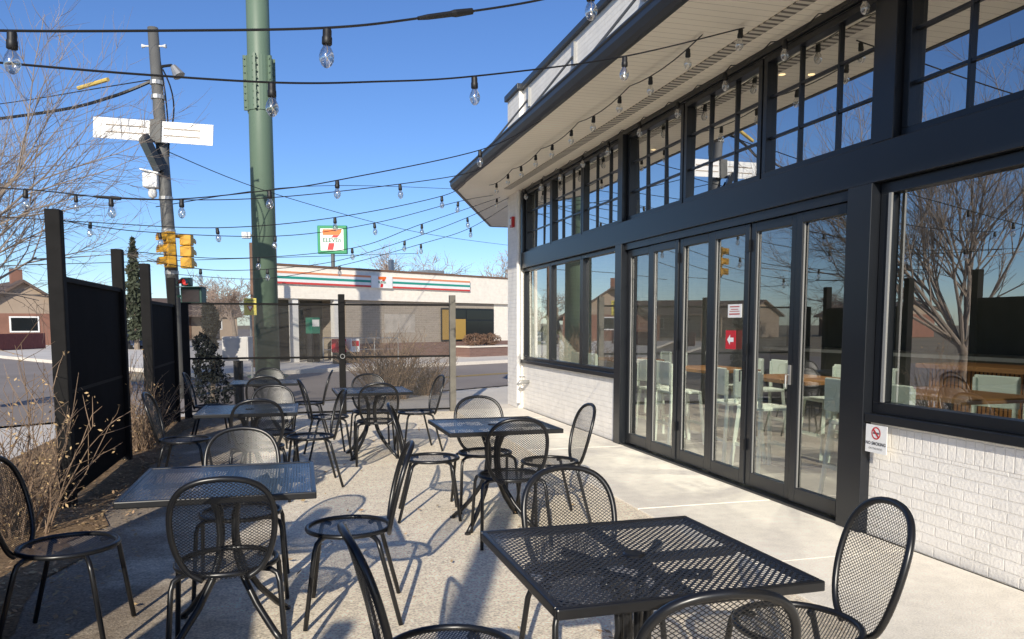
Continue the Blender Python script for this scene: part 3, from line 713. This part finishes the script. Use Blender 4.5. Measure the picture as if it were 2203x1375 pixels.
qq=P(915,697,16.5); shrub('smaller bare bush at the right of the planting strip',(qq.x,qq.y,0),.9,.6,35,110,500,rs=1.8,lean=.8,sub=5)
# ------------------------------------------------------------------ convenience store
T=thing('convenience_store','low cream brick corner shop with striped sign band across the street','building',tuple(A),SR)
bd=lambda mb,n_,m_,par=None,bev=0: mb.build(n_,m_,par or T,world=False,bevel=bev)
SH=.62
skew=lambda x0,y0,x1,y1: [(x0,y0),(x1,y0),(x1,y1),(x0+SH*(y1-y0),y1)]
bd(MB().prism(skew(-.3,-.2,12.95,9),2.45,3.66),'wall',M['store_cream'])
bd(MB().box(3.25,0,0,12.95,5,2.45),'brick_wall',M['store_brick'])
bd(MB().box(11.9,-.006,.62,12.956,.3,2.45),'end_pier',M['store_cream'])
bd(MB().box(3.25,-.05,0,12.95,-.001,.66),'brick_plinth',M['store_red'])
bd(MB().prism(skew(-.33,-.24,12.99,9),3.66,3.74),'coping',M['brown'])
bd(MB().prism([(.9,1.7),(3.25,1.7),(3.25,4),(2.3,4)],0,2.45),'recess_wall',M['int_wall'])
bd(MB().prism([(-.28,-.1),(-.03,-.1),(1.08,1.69),(.9,1.69)],0,2.45),'side_wall',M['store_cream'])
for x in (.85,2.75): bd(MB().box(x-.13,-.1,0,x+.13,.16,2.45),'column',M['offwhite'])
d=bd(MB().box(1.15,1.6,0,2.65,1.69,2.2),'door',M['frame'])
bd(MB().box(1.2,1.58,.15,1.85,1.599,2.1),'pane',M['dark_glass'],d); bd(MB().box(1.93,1.58,.15,2.58,1.599,2.1),'pane',M['dark_glass'],d)
wn=bd(MB().box(8.38,-.07,.68,11.82,-.052,2.2),'window',M['frame'])
bd(MB().box(8.46,-.085,.76,9.1,-.071,2.12),'gold_pane',M['gold'],wn); bd(MB().box(9.16,-.085,.76,9.92,-.071,1.7),'gold_pane',M['gold'],wn)
for bx in ((9.16,1.75,9.92,2.12),(9.98,.76,11.74,1.62),(9.98,1.68,11.74,2.12)): bd(MB().box(bx[0],-.085,bx[1],bx[2],-.071,bx[3]),'pane',M['dark_glass'],wn)
bd(MB().box(5.2,-.012,1.1,6.9,-.004,1.9),'faded_patch',mat('faded_paint',(.44,.40,.35),.9,var=[(3,.3)]))
sb=bd(MB().box(-.25,-.30,2.98,10.0,-.201,3.46),'sign_band',M['white'])
bd(MB().box(-.25,-.310,3.38,10.0,-.301,3.46),'orange_stripe',M['s_orange'],sb)
bd(MB().box(-.25,-.310,3.18,4.3,-.301,3.27),'green_stripe',M['s_green'],sb); bd(MB().box(5.4,-.310,3.18,10,-.301,3.27),'green_stripe',M['s_green'],sb)
bd(MB().box(-.25,-.310,2.985,10.0,-.301,3.06),'red_stripe',M['s_red'],sb)
lp=bd(MB().box(4.3,-.345,2.97,5.4,-.312,3.47),'logo_panel',M['white'])
def seven(o,xd,yd,s,par,world):
    nv=Vector(xd).cross(Vector(yd))*.006
    o=Vector(o)+nv
    MB().poly2([(-.42*s,.46*s),(.44*s,.46*s),(.44*s,.34*s),(.34*s,.20*s),(-.42*s,.20*s)],o,xd,yd).build('numeral_top',M['logo_orange'],par,world=world)
    MB().poly2([(.06*s,.195*s),(.335*s,.195*s),(.24*s,.09*s),(-.03*s,.09*s)],o,xd,yd).poly2([(-.15*s,-.16*s),(.11*s,-.16*s),(.05*s,-.47*s),(-.22*s,-.47*s)],o,xd,yd).build('numeral_stem',M['logo_red'],par,world=world)
    text_part('lettering','ELEVEn',.27*s,o+Vector(yd)*(-.035*s),xd,yd,M['logo_green'],par,world,bold=.006*s)
seven((4.85,-.346,3.22),Vector((1,0,0)),Vector((0,0,1)),.48,lp,False)
text_part('street_number','3400',.26,(1.85,1.59,2.3),(1,0,0),(0,0,1),M['white'],T,False,bold=.004)
bd(MB().tube([(8,3,3.6),(8,3,4.5)],.14,10),'roof_vent',M['silver'])
bd(MB().box(10.3,3,3.66,11.4,4.2,4.15),'roof_unit',M['silver'])
t=thing('brick_planter','low red brick planter with shrubs below the store window','planter',tuple(S(10.3,1.0)),SR)
MB().box(-1.6,-.6,0,1.6,.6,.42).build('wall',M['store_red'],t,world=False); MB().box(-1.66,-.66,.42,1.66,.66,.48).build('cap',M['concrete2'],t,world=False)
for i,(x,l) in enumerate(((9.6,'left brown clipped shrub in the brick planter'),(10.6,'right brown clipped shrub in the brick planter'))):
    q=S(x,1.0,.46); sm=MB(); rn=random.Random(60+i); t=thing('planter_shrub',l,'shrub',tuple(q))
    for k in range(900):
        v=Vector((rn.gauss(0,1),rn.gauss(0,1),rn.gauss(0,1))).normalized()*rn.uniform(.4,1)**.5
        leafquad(sm,q+Vector((v.x*.55,v.y*.4,.3+v.z*.30)),rn.uniform(.03,.06))
    sm.build('crown',M['brown'],t); MB().tube([q,q+Vector((0,0,.5))],.03,5).build('trunk',M['bark'],t)
t=thing('handrail','grey steel handrail on the ramp before the store door','railing',tuple(S(2.6,1.4)),SR)
for za,zb,r_ in ((.95,.9,.025),(.5,.45,.02)): MB().tube([(-1.4,0,za),(2.2,0,zb)],r_,6).build('rail',M['silver'],t,world=False)
for x in (-1.4,-.2,1.0,2.2): MB().tube([(x,0,0),(x,0,.93)],.025,6).build('post',M['silver'],t,world=False)
def newsbox(x,o,label,mm,z0,hh,face='dark_glass',name='newspaper_box'):
    t=thing(name,label,'box',tuple(S(x,o)),SR)
    MB().box(-.2,-.2,z0,.2,.2,hh).build('cabinet',M[mm],t,world=False,bevel=.02)
    MB().box(-.15,-.215,z0+(hh-z0)*.45,.15,-.203,hh-.08).build('window',M[face],t,world=False)
    for a in (-1,1): MB().box(a*.15-.025,-.18,0,a*.15+.025,.18,z0).build('leg',M['black'],t,world=False)
newsbox(1.35,.5,'dark green box on tall legs beside the store door','box_green',1.1,1.72,face='offwhite',name='payphone_box')
newsbox(1.35,2.2,'red newspaper box before the store entrance','red',.42,.92,face='white')
newsbox(1.95,2.2,'white and red newspaper box right of the red one','white',.42,.92,face='red')
q=P(715,516,46); cr3=Vector((ct,-st,0)); up3=Vector((0,0,1)); nf=Vector((-st,-ct,0))
t=thing('pylon_sign','square white pylon sign with green border and a numeral above the store','sign',(q.x,q.y,0))
MB().tube([(q.x,q.y,0),(q.x,q.y,q.z-.75)],.11,8).build('pole',M['steelpole'],t)
Mx=Matrix(((cr3.x,nf.x,0,q.x),(cr3.y,nf.y,0,q.y),(cr3.z,nf.z,1,q.z),(0,0,0,1)))
MB().obox(Mx,1.68,.3,1.60).build('cabinet',M['border_green'],t,bevel=.03)
fq=q+nf*.155
MB().poly2([(-.66,-.62),(.66,-.62),(.66,.62),(-.66,.62)],fq,cr3,up3).build('face',M['white'],t)
seven(fq,cr3,up3,1.26,t,True)
# ------------------------------------------------------------------ poles and signals
ZU=17.0
ub=P(389,845,ZU); ub.z=0; ut=P(328,60,ZU)
def upt(py,off=0,dz=0):
    f=(845-py)/(845-60.0); return ub.lerp(ut,f)+cr3*off
t=thing('utility_pole','leaning grey utility pole left of the green pole carrying signs and signals','pole',tuple(ub))
MB().tube([ub-Vector((0,0,.14)),ub.lerp(ut,.5),ut],[.14,.13,.105],12).build('shaft',M['steelpole'],t,smooth=True)
for s in (-1,1):
    b=upt(98); MB().tube([b,b+cr3*s*.17,b+cr3*s*.25],[.02,.02,.045],8).build('insulator',M['ins'],t)
lb=upt(150)
MB().tube([lb,lb+cr3*.15+up3*.10,lb+cr3*.32+up3*.12,lb+cr3*.42+up3*.04],.03,7).build('lamp_arm',M['cable'],t)
MB().tube([lb+cr3*.36+up3*.10,lb+cr3*.48-up3*.10],[.06,.13],10).build('lamp_hood',M['silver'],t)
for k in range(3):
    a0_=upt(130+k*8,.10+.02*k); a1_=upt(330-k*25,.13+.03*k); mid=(a0_+a1_)/2+cr3*(.1+.1*k)*(1 if k!=1 else -1.5)
    pts=[a0_.lerp(mid,q_)*(1-q_)+mid.lerp(a1_,q_)*q_ for q_ in [j/8 for j in range(9)]]
    MB().tube(pts,.016,5).build('cable_loop',M['cable'],t)
for yv in (175,205,300,420,490,580):
    b=upt(yv); MB().tube([b-up3*.04,b+up3*.04],.142,12).build('strap',M['silver'],t)
c=upt(281,-.07)+nf*.2; ty=(cr3*math.cos(R(-4))+up3*math.sin(R(-4)))
ny=ty.cross(nf)*-1
t=thing('street_name_sign','long white sign seen from behind, tilted across the utility pole','sign',tuple(c))
Ms=Matrix(((ty.x,nf.x,ny.x,c.x),(ty.y,nf.y,ny.y,c.y),(ty.z,nf.z,ny.z,c.z),(0,0,0,1)))
MB().obox(Ms,2.48,.02,.42).build('blade',M['white'],t)
for zz in (-.07,.07):
    for xx,ll in ((-.55,.85),(.6,.75)): MB().obox(Ms@Matrix.Translation((xx,.02,zz)),ll,.012,.016).build('stiffener',M['tan_strip'],t)
MB().obox(Ms@Matrix.Translation((.07,.04,0)),.22,.06,.46).build('bracket',M['steelpole'],t)
c=upt(330,-.12)+nf*.25
t=thing('dark_sign_plate','dark sign plate seen edge on below the white sign','sign',tuple(c))
Mp=Matrix.Translation(c)@Matrix.Rotation(R(20),4,'Z')@Matrix.Rotation(R(-24),4,'Y')
MB().obox(Mp,.12,.5,.74).build('plate',M['frame'],t); MB().obox(Mp@Matrix.Translation((.06,.1,0)),.06,.05,.3).build('bracket',M['cable'],t)
c=upt(384,-.22)+nf*.1
t=thing('detector_camera','white camera box clamped to the utility pole above the string lights','camera',tuple(c))
MB().obox(Matrix.Translation(c)@Matrix.Rotation(R(-10),4,'Z'),.30,.3,.30).build('housing',M['white'],t,bevel=.02)
MB().obox(Matrix.Translation(c+Vector((0,0,.18)))@Matrix.Rotation(R(-10),4,'Z')@Matrix.Rotation(R(12),4,'Y'),.38,.36,.03).build('hood',M['white'],t)
MB().lathe([(.02,-.36),(.08,-.32),(.09,-.24),(.07,-.15)],c,10).build('dome',M['white'],t,smooth=True)
MB().tube([c+Vector((.1,0,-.05)),upt(390)],.03,6).build('arm',M['silver'],t)
def signal(name,label,c,rz,mm,nsec=3,lit=None,sw=.25,dep=.18,vis=.17):
    t=thing(name,label,'traffic light',tuple(c),rz)
    hgt=nsec*sw
    m=MB()
    for i in range(nsec):
        z=hgt/2-sw*(i+.5); m.box(-sw/2,-dep/2,z-sw/2+.006,sw/2,dep/2,z+sw/2-.006)
    m.build('housing',M[mm],t,world=False,bevel=.02)
    for i in range(nsec):
        z=hgt/2-sw*(i+.5)
        v=MB(); n=10; r_=sw*.42
        for j in range(n):
            a=math.pi*(-.15+1.3*j/n); b=math.pi*(-.15+1.3*(j+1)/n)
            v.face([(r_*math.cos(a),-dep/2,z+r_*math.sin(a)),(r_*math.cos(b),-dep/2,z+r_*math.sin(b)),(r_*math.cos(b),-dep/2-vis-.02,z+r_*math.sin(b)-.02),(r_*math.cos(a),-dep/2-vis,z+r_*math.sin(a)-.02)])
        v.build('visor',M[mm],t,world=False)
        MB().tube([(0,-dep/2+.01,z),(0,-dep/2-.02,z)],[r_*.95,r_*.8],14).build('lens',M['lens_red'] if lit==i else M['lens'],t,world=False)
    return t
c=upt(533,.13)+nf*.32; sg=signal('traffic_signal','yellow traffic signal on the left of the utility pole, turned to the side',c,R(-62),'signal_y',vis=.14)
MB().tube([(0,.09,.3),(.05,.25,.3)],.025,6).build('bracket',M['signal_y'],sg,world=False)
c=upt(535,.40)+nf*.10; sg=signal('traffic_signal','yellow traffic signal on the right of the utility pole, seen from behind',c,R(165),'signal_y',sw=.24)
MB().tube([(0,-.1,.3),(.3,.1,.3)],.025,6).build('bracket',M['signal_y'],sg,world=False)
c=upt(602,.44)+nf*.32; sg=signal('traffic_signal','small dark signal with a lit red lens low on the utility pole',c,R(-15),'signal_g',1,0,.19)
MB().tube([(0,.08,0),(-.36,.3,0)],.025,6).build('bracket',M['signal_g'],sg,world=False)
c=upt(632,.54)+nf*.28
t=thing('pedestrian_signal','dark green pedestrian signal box low on the utility pole','traffic light',tuple(c),R(-20))
MB().box(-.23,-.12,-.17,.23,.12,.17).build('housing',M['signal_g'],t,world=False,bevel=.02); MB().box(-.19,-.135,-.13,.19,-.121,.13).build('lens',M['lens'],t,world=False)
MB().box(-.24,-.28,.171,.24,.12,.185).build('visor',M['signal_g'],t,world=False); MB().tube([(-.2,.1,0),(-.58,.25,0)],.03,6).build('bracket',M['signal_g'],t,world=False)
ZG=22.0; gb=P(576,812,ZG); gb.z=0; gt=P(541,-420,ZG)
def gpt(py): return gb.lerp(gt,(812-py)/(812+420.0))
t=thing('green_pole','thick green steel pole rising out of frame left of the centre','pole',tuple(gb))
MB().tube([gb-Vector((0,0,.1)),gpt(160),gt],[.335,.305,.28],24).build('shaft',M['greenpole'],t,smooth=True)
MB().lathe([(.55,0),(.55,.06),(.36,.08)],gb,20).build('base_plate',M['greenpole'],t)
MB().tube([gpt(222),gpt(105)],.335,24).build('splice_sleeve',M['greenpole'],t,smooth=False)
for ang in (25,155,205,335,90,270):
    a=R(ang); dv=cr3*math.cos(a)+nf*math.sin(a); tv=up3.cross(dv)
    p0,p1=gpt(222),gpt(105); c=(p0+p1)/2+dv*.36; ax=(p1-p0); Lh=ax.length
    fo=MB().obox(Matrix(((dv.x,tv.x,0,c.x),(dv.y,tv.y,0,c.y),(0,0,1,c.z),(0,0,0,1))),.12,.06,Lh).build('splice_flange',M['greenpole'],t)
    if ang==270: continue
    for k in range(8):
        cc=p0.lerp(p1,(k+.5)/8)+dv*.395; MB().tube([cc-tv*.065,cc+tv*.065],.024,5).build('bolt',M['greenpole'],fo)
c=gpt(493)-cr3*.45+nf*.1
t=thing('pole_camera','small white box mounted on the left of the green pole','camera',tuple(c))
MB().obox(Matrix.Translation(c),.24,.2,.17).build('housing',M['white'],t,bevel=.02); MB().tube([c+cr3*.1,c+cr3*.3],.03,6).build('arm',M['silver'],t)
q=P(546,697,27); tag(MB().tube([(q.x,q.y,-.1),(q.x,q.y,4.2)],[.1,.085],10).build('wooden_pole',M['brown'],smooth=True),'thin reddish brown pole half hidden behind the green pole','pole')
q=P(538,660,20)
t=thing('yield_sign','yellow sign with small yield triangle left of the green pole','sign',(q.x,q.y,0))
MB().tube([(q.x,q.y+.05,-.1),(q.x,q.y+.05,q.z+.2)],.03,6).build('post',M['silver'],t)
MB().obox(Matrix(((cr3.x,nf.x,0,q.x),(cr3.y,nf.y,0,q.y),(0,0,1,q.z),(0,0,0,1))),.31,.02,.42).build('plate',M['sign_y'],t)
fq=q+nf*.014
text_part('lettering','TURNING',.065,fq+up3*.15,cr3,up3,M['grey_text'],t,bold=.001); text_part('lettering','VEHICLES',.062,fq+up3*.08,cr3,up3,M['grey_text'],t,bold=.001)
MB().poly2([(-.09,.03),(0,-.13),(.09,.03)],fq,cr3,up3).build('triangle',M['rtext'],t); MB().poly2([(-.05,.008),(0,-.08),(.05,.008)],fq+nf*.003,cr3,up3).build('triangle_centre',M['white'],t)
q=P(511,750,15.2)
t=thing('utility_box','grey metal utility box on a short post beyond the screen','box',(q.x,q.y,0))
Mq=Matrix(((cr3.x,nf.x,0,q.x),(cr3.y,nf.y,0,q.y),(0,0,1,q.z),(0,0,0,1)))
MB().obox(Mq,.5,.3,.46).build('cabinet',M['offwhite'],t,bevel=.015); MB().obox(Mq@Matrix.Translation((0,.153,0)),.44,.01,.4).build('door',M['offwhite'],t)
MB().tube([(q.x,q.y,-.1),(q.x,q.y,q.z-.22)],.09,8).build('post',M['frame'],t)
# ------------------------------------------------------------------ string lights
def catm(pts,k=10):
    out=[]
    for i in range(len(pts)-1):
        p0=pts[max(i-1,0)];p1=pts[i];p2=pts[i+1];p3=pts[min(i+2,len(pts)-1)]
        for j in range(k):
            q=j/k; out.append(.5*((2*p1)+(p2-p0)*q+(2*p0-5*p1+4*p2-p3)*q*q+(3*p1-p0-3*p2+p3)*q**3))
    out.append(pts[-1].copy()); return out
def make_bulb_meshes():
    s=MB().lathe([(.006,.012),(.016,.008),(.0185,0),(.0185,-.022),(.021,-.028),(.021,-.055),(.018,-.058)],(0,0,0),12)
    g=MB().lathe([(.013,-.052),(.016,-.066),(.026,-.085),(.0315,-.105),(.030,-.122),(.020,-.142),(.010,-.150),(.003,-.153)],(0,0,0),14)
    fm=MB().tube([(0,0,-.06),(.004,0,-.085),(-.005,0,-.10),(.005,0,-.115),(0,0,-.125)],.0022,4)
    return s,g,fm
_s,_g,_f=make_bulb_meshes()
def mkm(mb,name,m_,smooth=True):
    me=bpy.data.meshes.new(name); me.from_pydata(mb.v,[],mb.f); me.materials.append(m_)
    me.polygons.foreach_set('use_smooth',[smooth]*len(me.polygons)); me.update(); return me
me_s,me_g,me_f=mkm(_s,'socket',M['cable']),mkm(_g,'bulb',M['bulb']),mkm(_f,'filament',M['filament'])
def hang_bulb(par,pos,swing=0):
    o=bpy.data.objects.new('socket',me_s); COL.objects.link(o); o.parent=par; o.location=pos-par.location; o.rotation_euler=(rnd.gauss(0,.05),rnd.gauss(0,.05)+swing,0)
    g=bpy.data.objects.new('bulb',me_g); COL.objects.link(g); g.parent=o
    f=bpy.data.objects.new('filament',me_f); COL.objects.link(f); f.parent=o
def string(label,pts,bulbs,r=.0052,plug=None):
    pts=[q if isinstance(q,Vector) else P(*q) for q in pts]
    c=catm(pts); t=thing('string_light',label,'string lights',tuple(c[0]),group='festoon string lights over the patio')
    MB().tube(c,r,6).build('cable',M['cable'],t)
    dense=[]
    for a,b in zip(c[:-1],c[1:]):
        for j in range(8): dense.append(a.lerp(b,j/8))
    for bx in bulbs:
        q=min(dense,key=lambda v:abs(proj_x(v)-bx)); hang_bulb(t,q-Vector((0,0,.012)))
    if plug:
        a=min(dense,key=lambda v:abs(proj_x(v)-plug[0])); b=min(dense,key=lambda v:abs(proj_x(v)-plug[1]))
        m_=a.lerp(b,.6); MB().tube([a,a.lerp(m_,.3),m_,m_.lerp(b,.2),b],[.008,.012,.013,.017,.014],8).build('connector',M['cable'],t)
E=lambda px,py: G(px,py,3.74)
string('topmost string light cable crossing the upper left with a dark connector',[(-300,55,3.1),(0,66,3.2),(350,66,3.3),(700,60,3.4),(910,38,3.6),(1170,-2,3.9),(1420,-70,4.2),E(1700,-120)],[24,702,1270],plug=(900,1015))
string('second string light cable from upper left to the eave',[(-300,108,3.4),(0,135,3.5),(300,160,3.7),(600,178,4.0),(800,176,4.4),(1020,164,4.8),(1340,122,5.6),E(1600,60)],[585,1020,1345,1593],plug=None)
string('string light cable crossing in front of the utility pole at signal height',[(-200,395,6.3),(60,408,6.6),(240,426,6.7),(390,428,6.8),(590,408,7.0),(725,388,7.2),(1035,322,8.1),E(1162,260)],[55,238,390,580,725,1033],plug=(200,260))
string('string light cable just below the one at signal height',[(150,420,8.5),(390,430,8.6),(600,424,8.7),(860,396,9.2),(1015,370,9.9),E(1065,338)],[163,860])
string('string light cable with bulbs under the pylon sign top edge',[(-100,460,9.0),(190,478,9),(470,490,9.1),(720,468,9.6),(950,422,10.8),E(1000,395)],[193,468,720,950])
string('string light cable sagging over the white roof sign line',[(110,470,8.5),(300,498,9.5),(595,508,10.2),(805,480,11),(985,434,12),E(1060,420)],[345,592,805,985])
string('string light cable sagging across the pylon sign foot',[(270,540,9.5),(500,556,10.5),(757,534,11.3),(907,482,12.2),E(1075,425)],[555,757,907,1068])
string('low string light cable from the second panel to the eave corner',[(316,560,9.7),(480,582,11),(700,566,11.6),(870,518,12.2),(1005,468,12.9),E(1095,425)],[430,574,870,1005])
string('lowest string light cable above the store sign band',[(375,590,12.4),(560,600,12.4),(730,572,12.6),(905,525,13),(1012,490,13.3),E(1108,432)],[730,1012,905])
def under(label,pts,bulbs):
    t=thing('string_light',label,'string lights',pts[0],group='festoon string lights over the patio')
    c=[]
    for a,b in zip(pts[:-1],pts[1:]):
        a=Vector(a);b=Vector(b)
        for j in range(6):
            q=j/6; v=a.lerp(b,q); v.z-=.10*4*q*(1-q)*.5; c.append(v)
    c.append(Vector(pts[-1])); MB().tube(c,.0052,5).build('cable',M['cable'],t)
    for i,v in enumerate(c):
        if i%bulbs==2: hang_bulb(t,v-Vector((0,0,.012)))
under('scalloped string light along the wall under the soffit',[(3.76,y_*1.0,3.73) for y_ in [13,12.4,11.8,11.2,10.6,10,9.4,8.8,8.2,7.6,7,6.4,5.8,5.2,4.6,4.0,3.4]],9)
under('string light along the middle of the soffit',[(3.15,y_,3.73) for y_ in [12.8,11.4,10.0,8.6,7.2,5.8]],3)
def wire(label,pts,r=.012):
    pts=[P(*q) for q in pts]; o=MB().tube(catm(pts,8),r,5).build('overhead_wire',M['cable']); tag(o,label,'wire',group='overhead wires'); return o
wire('thick bundled wire from the utility pole to the upper left',[(322,176,17),(240,208,17),(120,238,18),(-120,270,20)],.035)
wire('thin wire sloping from the utility pole toward the left edge',[(322,172,17),(210,190,18),(60,215,20),(-120,240,22)],.012)
wire('thin overhead wire behind the green pole toward the eave corner',[(345,320,17),(600,420,22),(900,500,32),(1110,530,45)],.010)
wire('thin overhead wire from the utility pole toward the far right',[(335,445,17),(600,405,24),(800,400,30),(1050,410,40)],.010)
wire('thin overhead wire just over the store roof',[(-100,575,40),(400,560,44),(900,545,60)],.018)
tag(MB().tube([P(168,190,17.8),P(232,171,17.5)],.045,8).build('wire_guard',M['yguard']),'yellow plastic guard sleeve on the wire at upper left','guard')
# ------------------------------------------------------------------ houses, car, fence left
def house(label,px,z,wd,dp,h,rh,rot,wm,rm,name='house'):
    q=P(px,697,z); t=thing(name,label,'house',(q.x,q.y,0),rot)
    MB().box(-wd/2,-dp/2,-.1,wd/2,dp/2,h).build('wall',M[wm],t,world=False)
    for s in (-1,1): MB().face([(s*wd/2,-dp/2,h),(s*wd/2,dp/2,h),(s*wd/2,0,h+rh-.05)]).build('gable',M['house_tan'],t,world=False)
    e=.5; k=rh/(dp/2)*e
    m=MB()
    for s in (-1,1):
        m.face([(-wd/2-e,s*(dp/2+e),h-k),(wd/2+e,s*(dp/2+e),h-k),(wd/2+e,0,h+rh),(-wd/2-e,0,h+rh)])
        m.face([(-wd/2-e,s*(dp/2+e),h-k-.18),(wd/2+e,s*(dp/2+e),h-k-.18),(wd/2+e,0,h+rh-.18),(-wd/2-e,0,h+rh-.18)])
        for q_ in (-1,1): m.face([(q_*(wd/2+e),s*(dp/2+e),h-k),(q_*(wd/2+e),0,h+rh),(q_*(wd/2+e),0,h+rh-.18),(q_*(wd/2+e),s*(dp/2+e),h-k-.18)])
        m.face([(-wd/2-e,s*(dp/2+e),h-k),(wd/2+e,s*(dp/2+e),h-k),(wd/2+e,s*(dp/2+e),h-k-.18),(-wd/2-e,s*(dp/2+e),h-k-.18)])
    m.build('roof',M[rm],t,world=False)
    MB().box(wd*.25,-.3,h,wd*.25+.6,.4,h+rh+.8).build('chimney',M['house_brick'],t,world=False)
    for x in (-wd*.3,wd*.28):
        f=MB().box(x-.7,-dp/2-.05,.9,x+.7,-dp/2-.001,2.2).build('window',M['white'],t,world=False)
        MB().box(x-.6,-dp/2-.062,1.0,x+.6,-dp/2-.052,2.1).build('pane',M['dark_glass'],f,world=False)
    f=MB().box(wd/2+.001,-.9,.9,wd/2+.05,.9,2.0).build('window',M['white'],t,world=False)
    MB().box(wd/2+.052,-.8,1.0,wd/2+.062,.8,1.9).build('pane',M['dark_glass'],f,world=False)
    MB().box(-.5,-dp/2-.05,0,.5,-dp/2-.001,2.1).build('door',M['brown'],t,world=False)
    MB().box(-wd*.22,-dp/2-2,2.2,wd*.22,-dp/2-.06,2.35).build('porch_roof',M[rm],t,world=False)
    for s in (-1,1): MB().box(s*wd*.2-.15,-dp/2-1.9,-.1,s*wd*.2+.15,-dp/2-1.6,2.2).build('porch_post',M[wm],t,world=False)
house('brown roofed brick bungalow with gable at far left',20,58,9,7,2.2,2.3,R(-62),'house_brick','shingle')
house('tan house left of the frame along the side street',-420,72,12,9,2.7,1.6,R(60),'house_tan','shingle')
house('brick house far left of the frame along the side street',-1100,66,12,9,2.7,1.6,R(75),'house_brick','shingle')
house('tan house beyond the far end of the side street',-150,85,13,9,2.7,1.9,R(40),'house_tan','shingle')
house('small tan house behind the conifer',395,85,10,8,2.6,1.6,R(10),'house_tan','shingle')
q0,q1=P(-60,697,42),P(95,697,48); d=(q1-q0); t=thing('picket_fence','red stained board fence in front of the bungalow at far left','fence',(q0.x,q0.y,0))
m=MB(); n=46; dv=Vector((d.x,d.y,0)).normalized(); pv=Vector((-dv.y,dv.x,0))
for i in range(n):
    c=q0.lerp(q1,(i+.5)/n); m.obox(Matrix(((dv.x,pv.x,0,c.x),(dv.y,pv.y,0,c.y),(0,0,1,.45),(0,0,0,1))),d.length/n*.88,.03,.95)
m.build('boards',M['fence_red'],t)
c=(q0+q1)/2
for zz in (.2,.75): MB().obox(Matrix(((dv.x,pv.x,0,c.x-pv.x*-.04),(dv.y,pv.y,0,c.y-pv.y*-.04),(0,0,1,zz),(0,0,0,1))),d.length,.04,.08).build('rail',M['fence_red'],t)
q=P(288,697,48)
t=thing('parked_car','dark blue car parked on the side street left of the conifer base','car',(q.x,q.y,-.13),R(-60))
prof=[(-2.1,.35),(-2.1,.75),(-1.9,.9),(-1.25,.95),(-.75,1.42),(.75,1.45),(1.35,.98),(2.0,.85),(2.15,.6),(2.15,.35)]
m=MB(); k=len(prof); m.v=[(x,-.85 if z<1.1 else -.68,z) for x,z in prof]+[(x,.85 if z<1.1 else .68,z) for x,z in prof]
m.f=[tuple(range(k)),tuple(k+i for i in reversed(range(k)))]+[(i,k+i,k+(i+1)%k,(i+1)%k) for i in range(k)]; m.m=[0]*len(m.f)
m.build('body',M['car_blue'],t,world=False,bevel=.05)
for s in (-1,1):
    MB().face([(-1.1,s*.84,1.0),(1.15,s*.84,1.0),(.7,s*.72,1.38),(-.7,s*.72,1.36)]).build('side_window',M['dark_glass'],t,world=False)
    for x in (-1.3,1.35): MB().tube([(x,s*.72,.32),(x,s*.88,.32)],.32,16).build('wheel',M['tyre'],t,world=False)
MB().face([(.8,-.62,1.42),(.8,.62,1.42),(1.36,.76,1.0),(1.36,-.76,1.0)]).build('windscreen',M['dark_glass'],t,world=False)
for s in (-1,1): MB().box(2.12,s*.65-.15,.62,2.18,s*.65+.15,.74).build('headlight',M['white'],t,world=False)
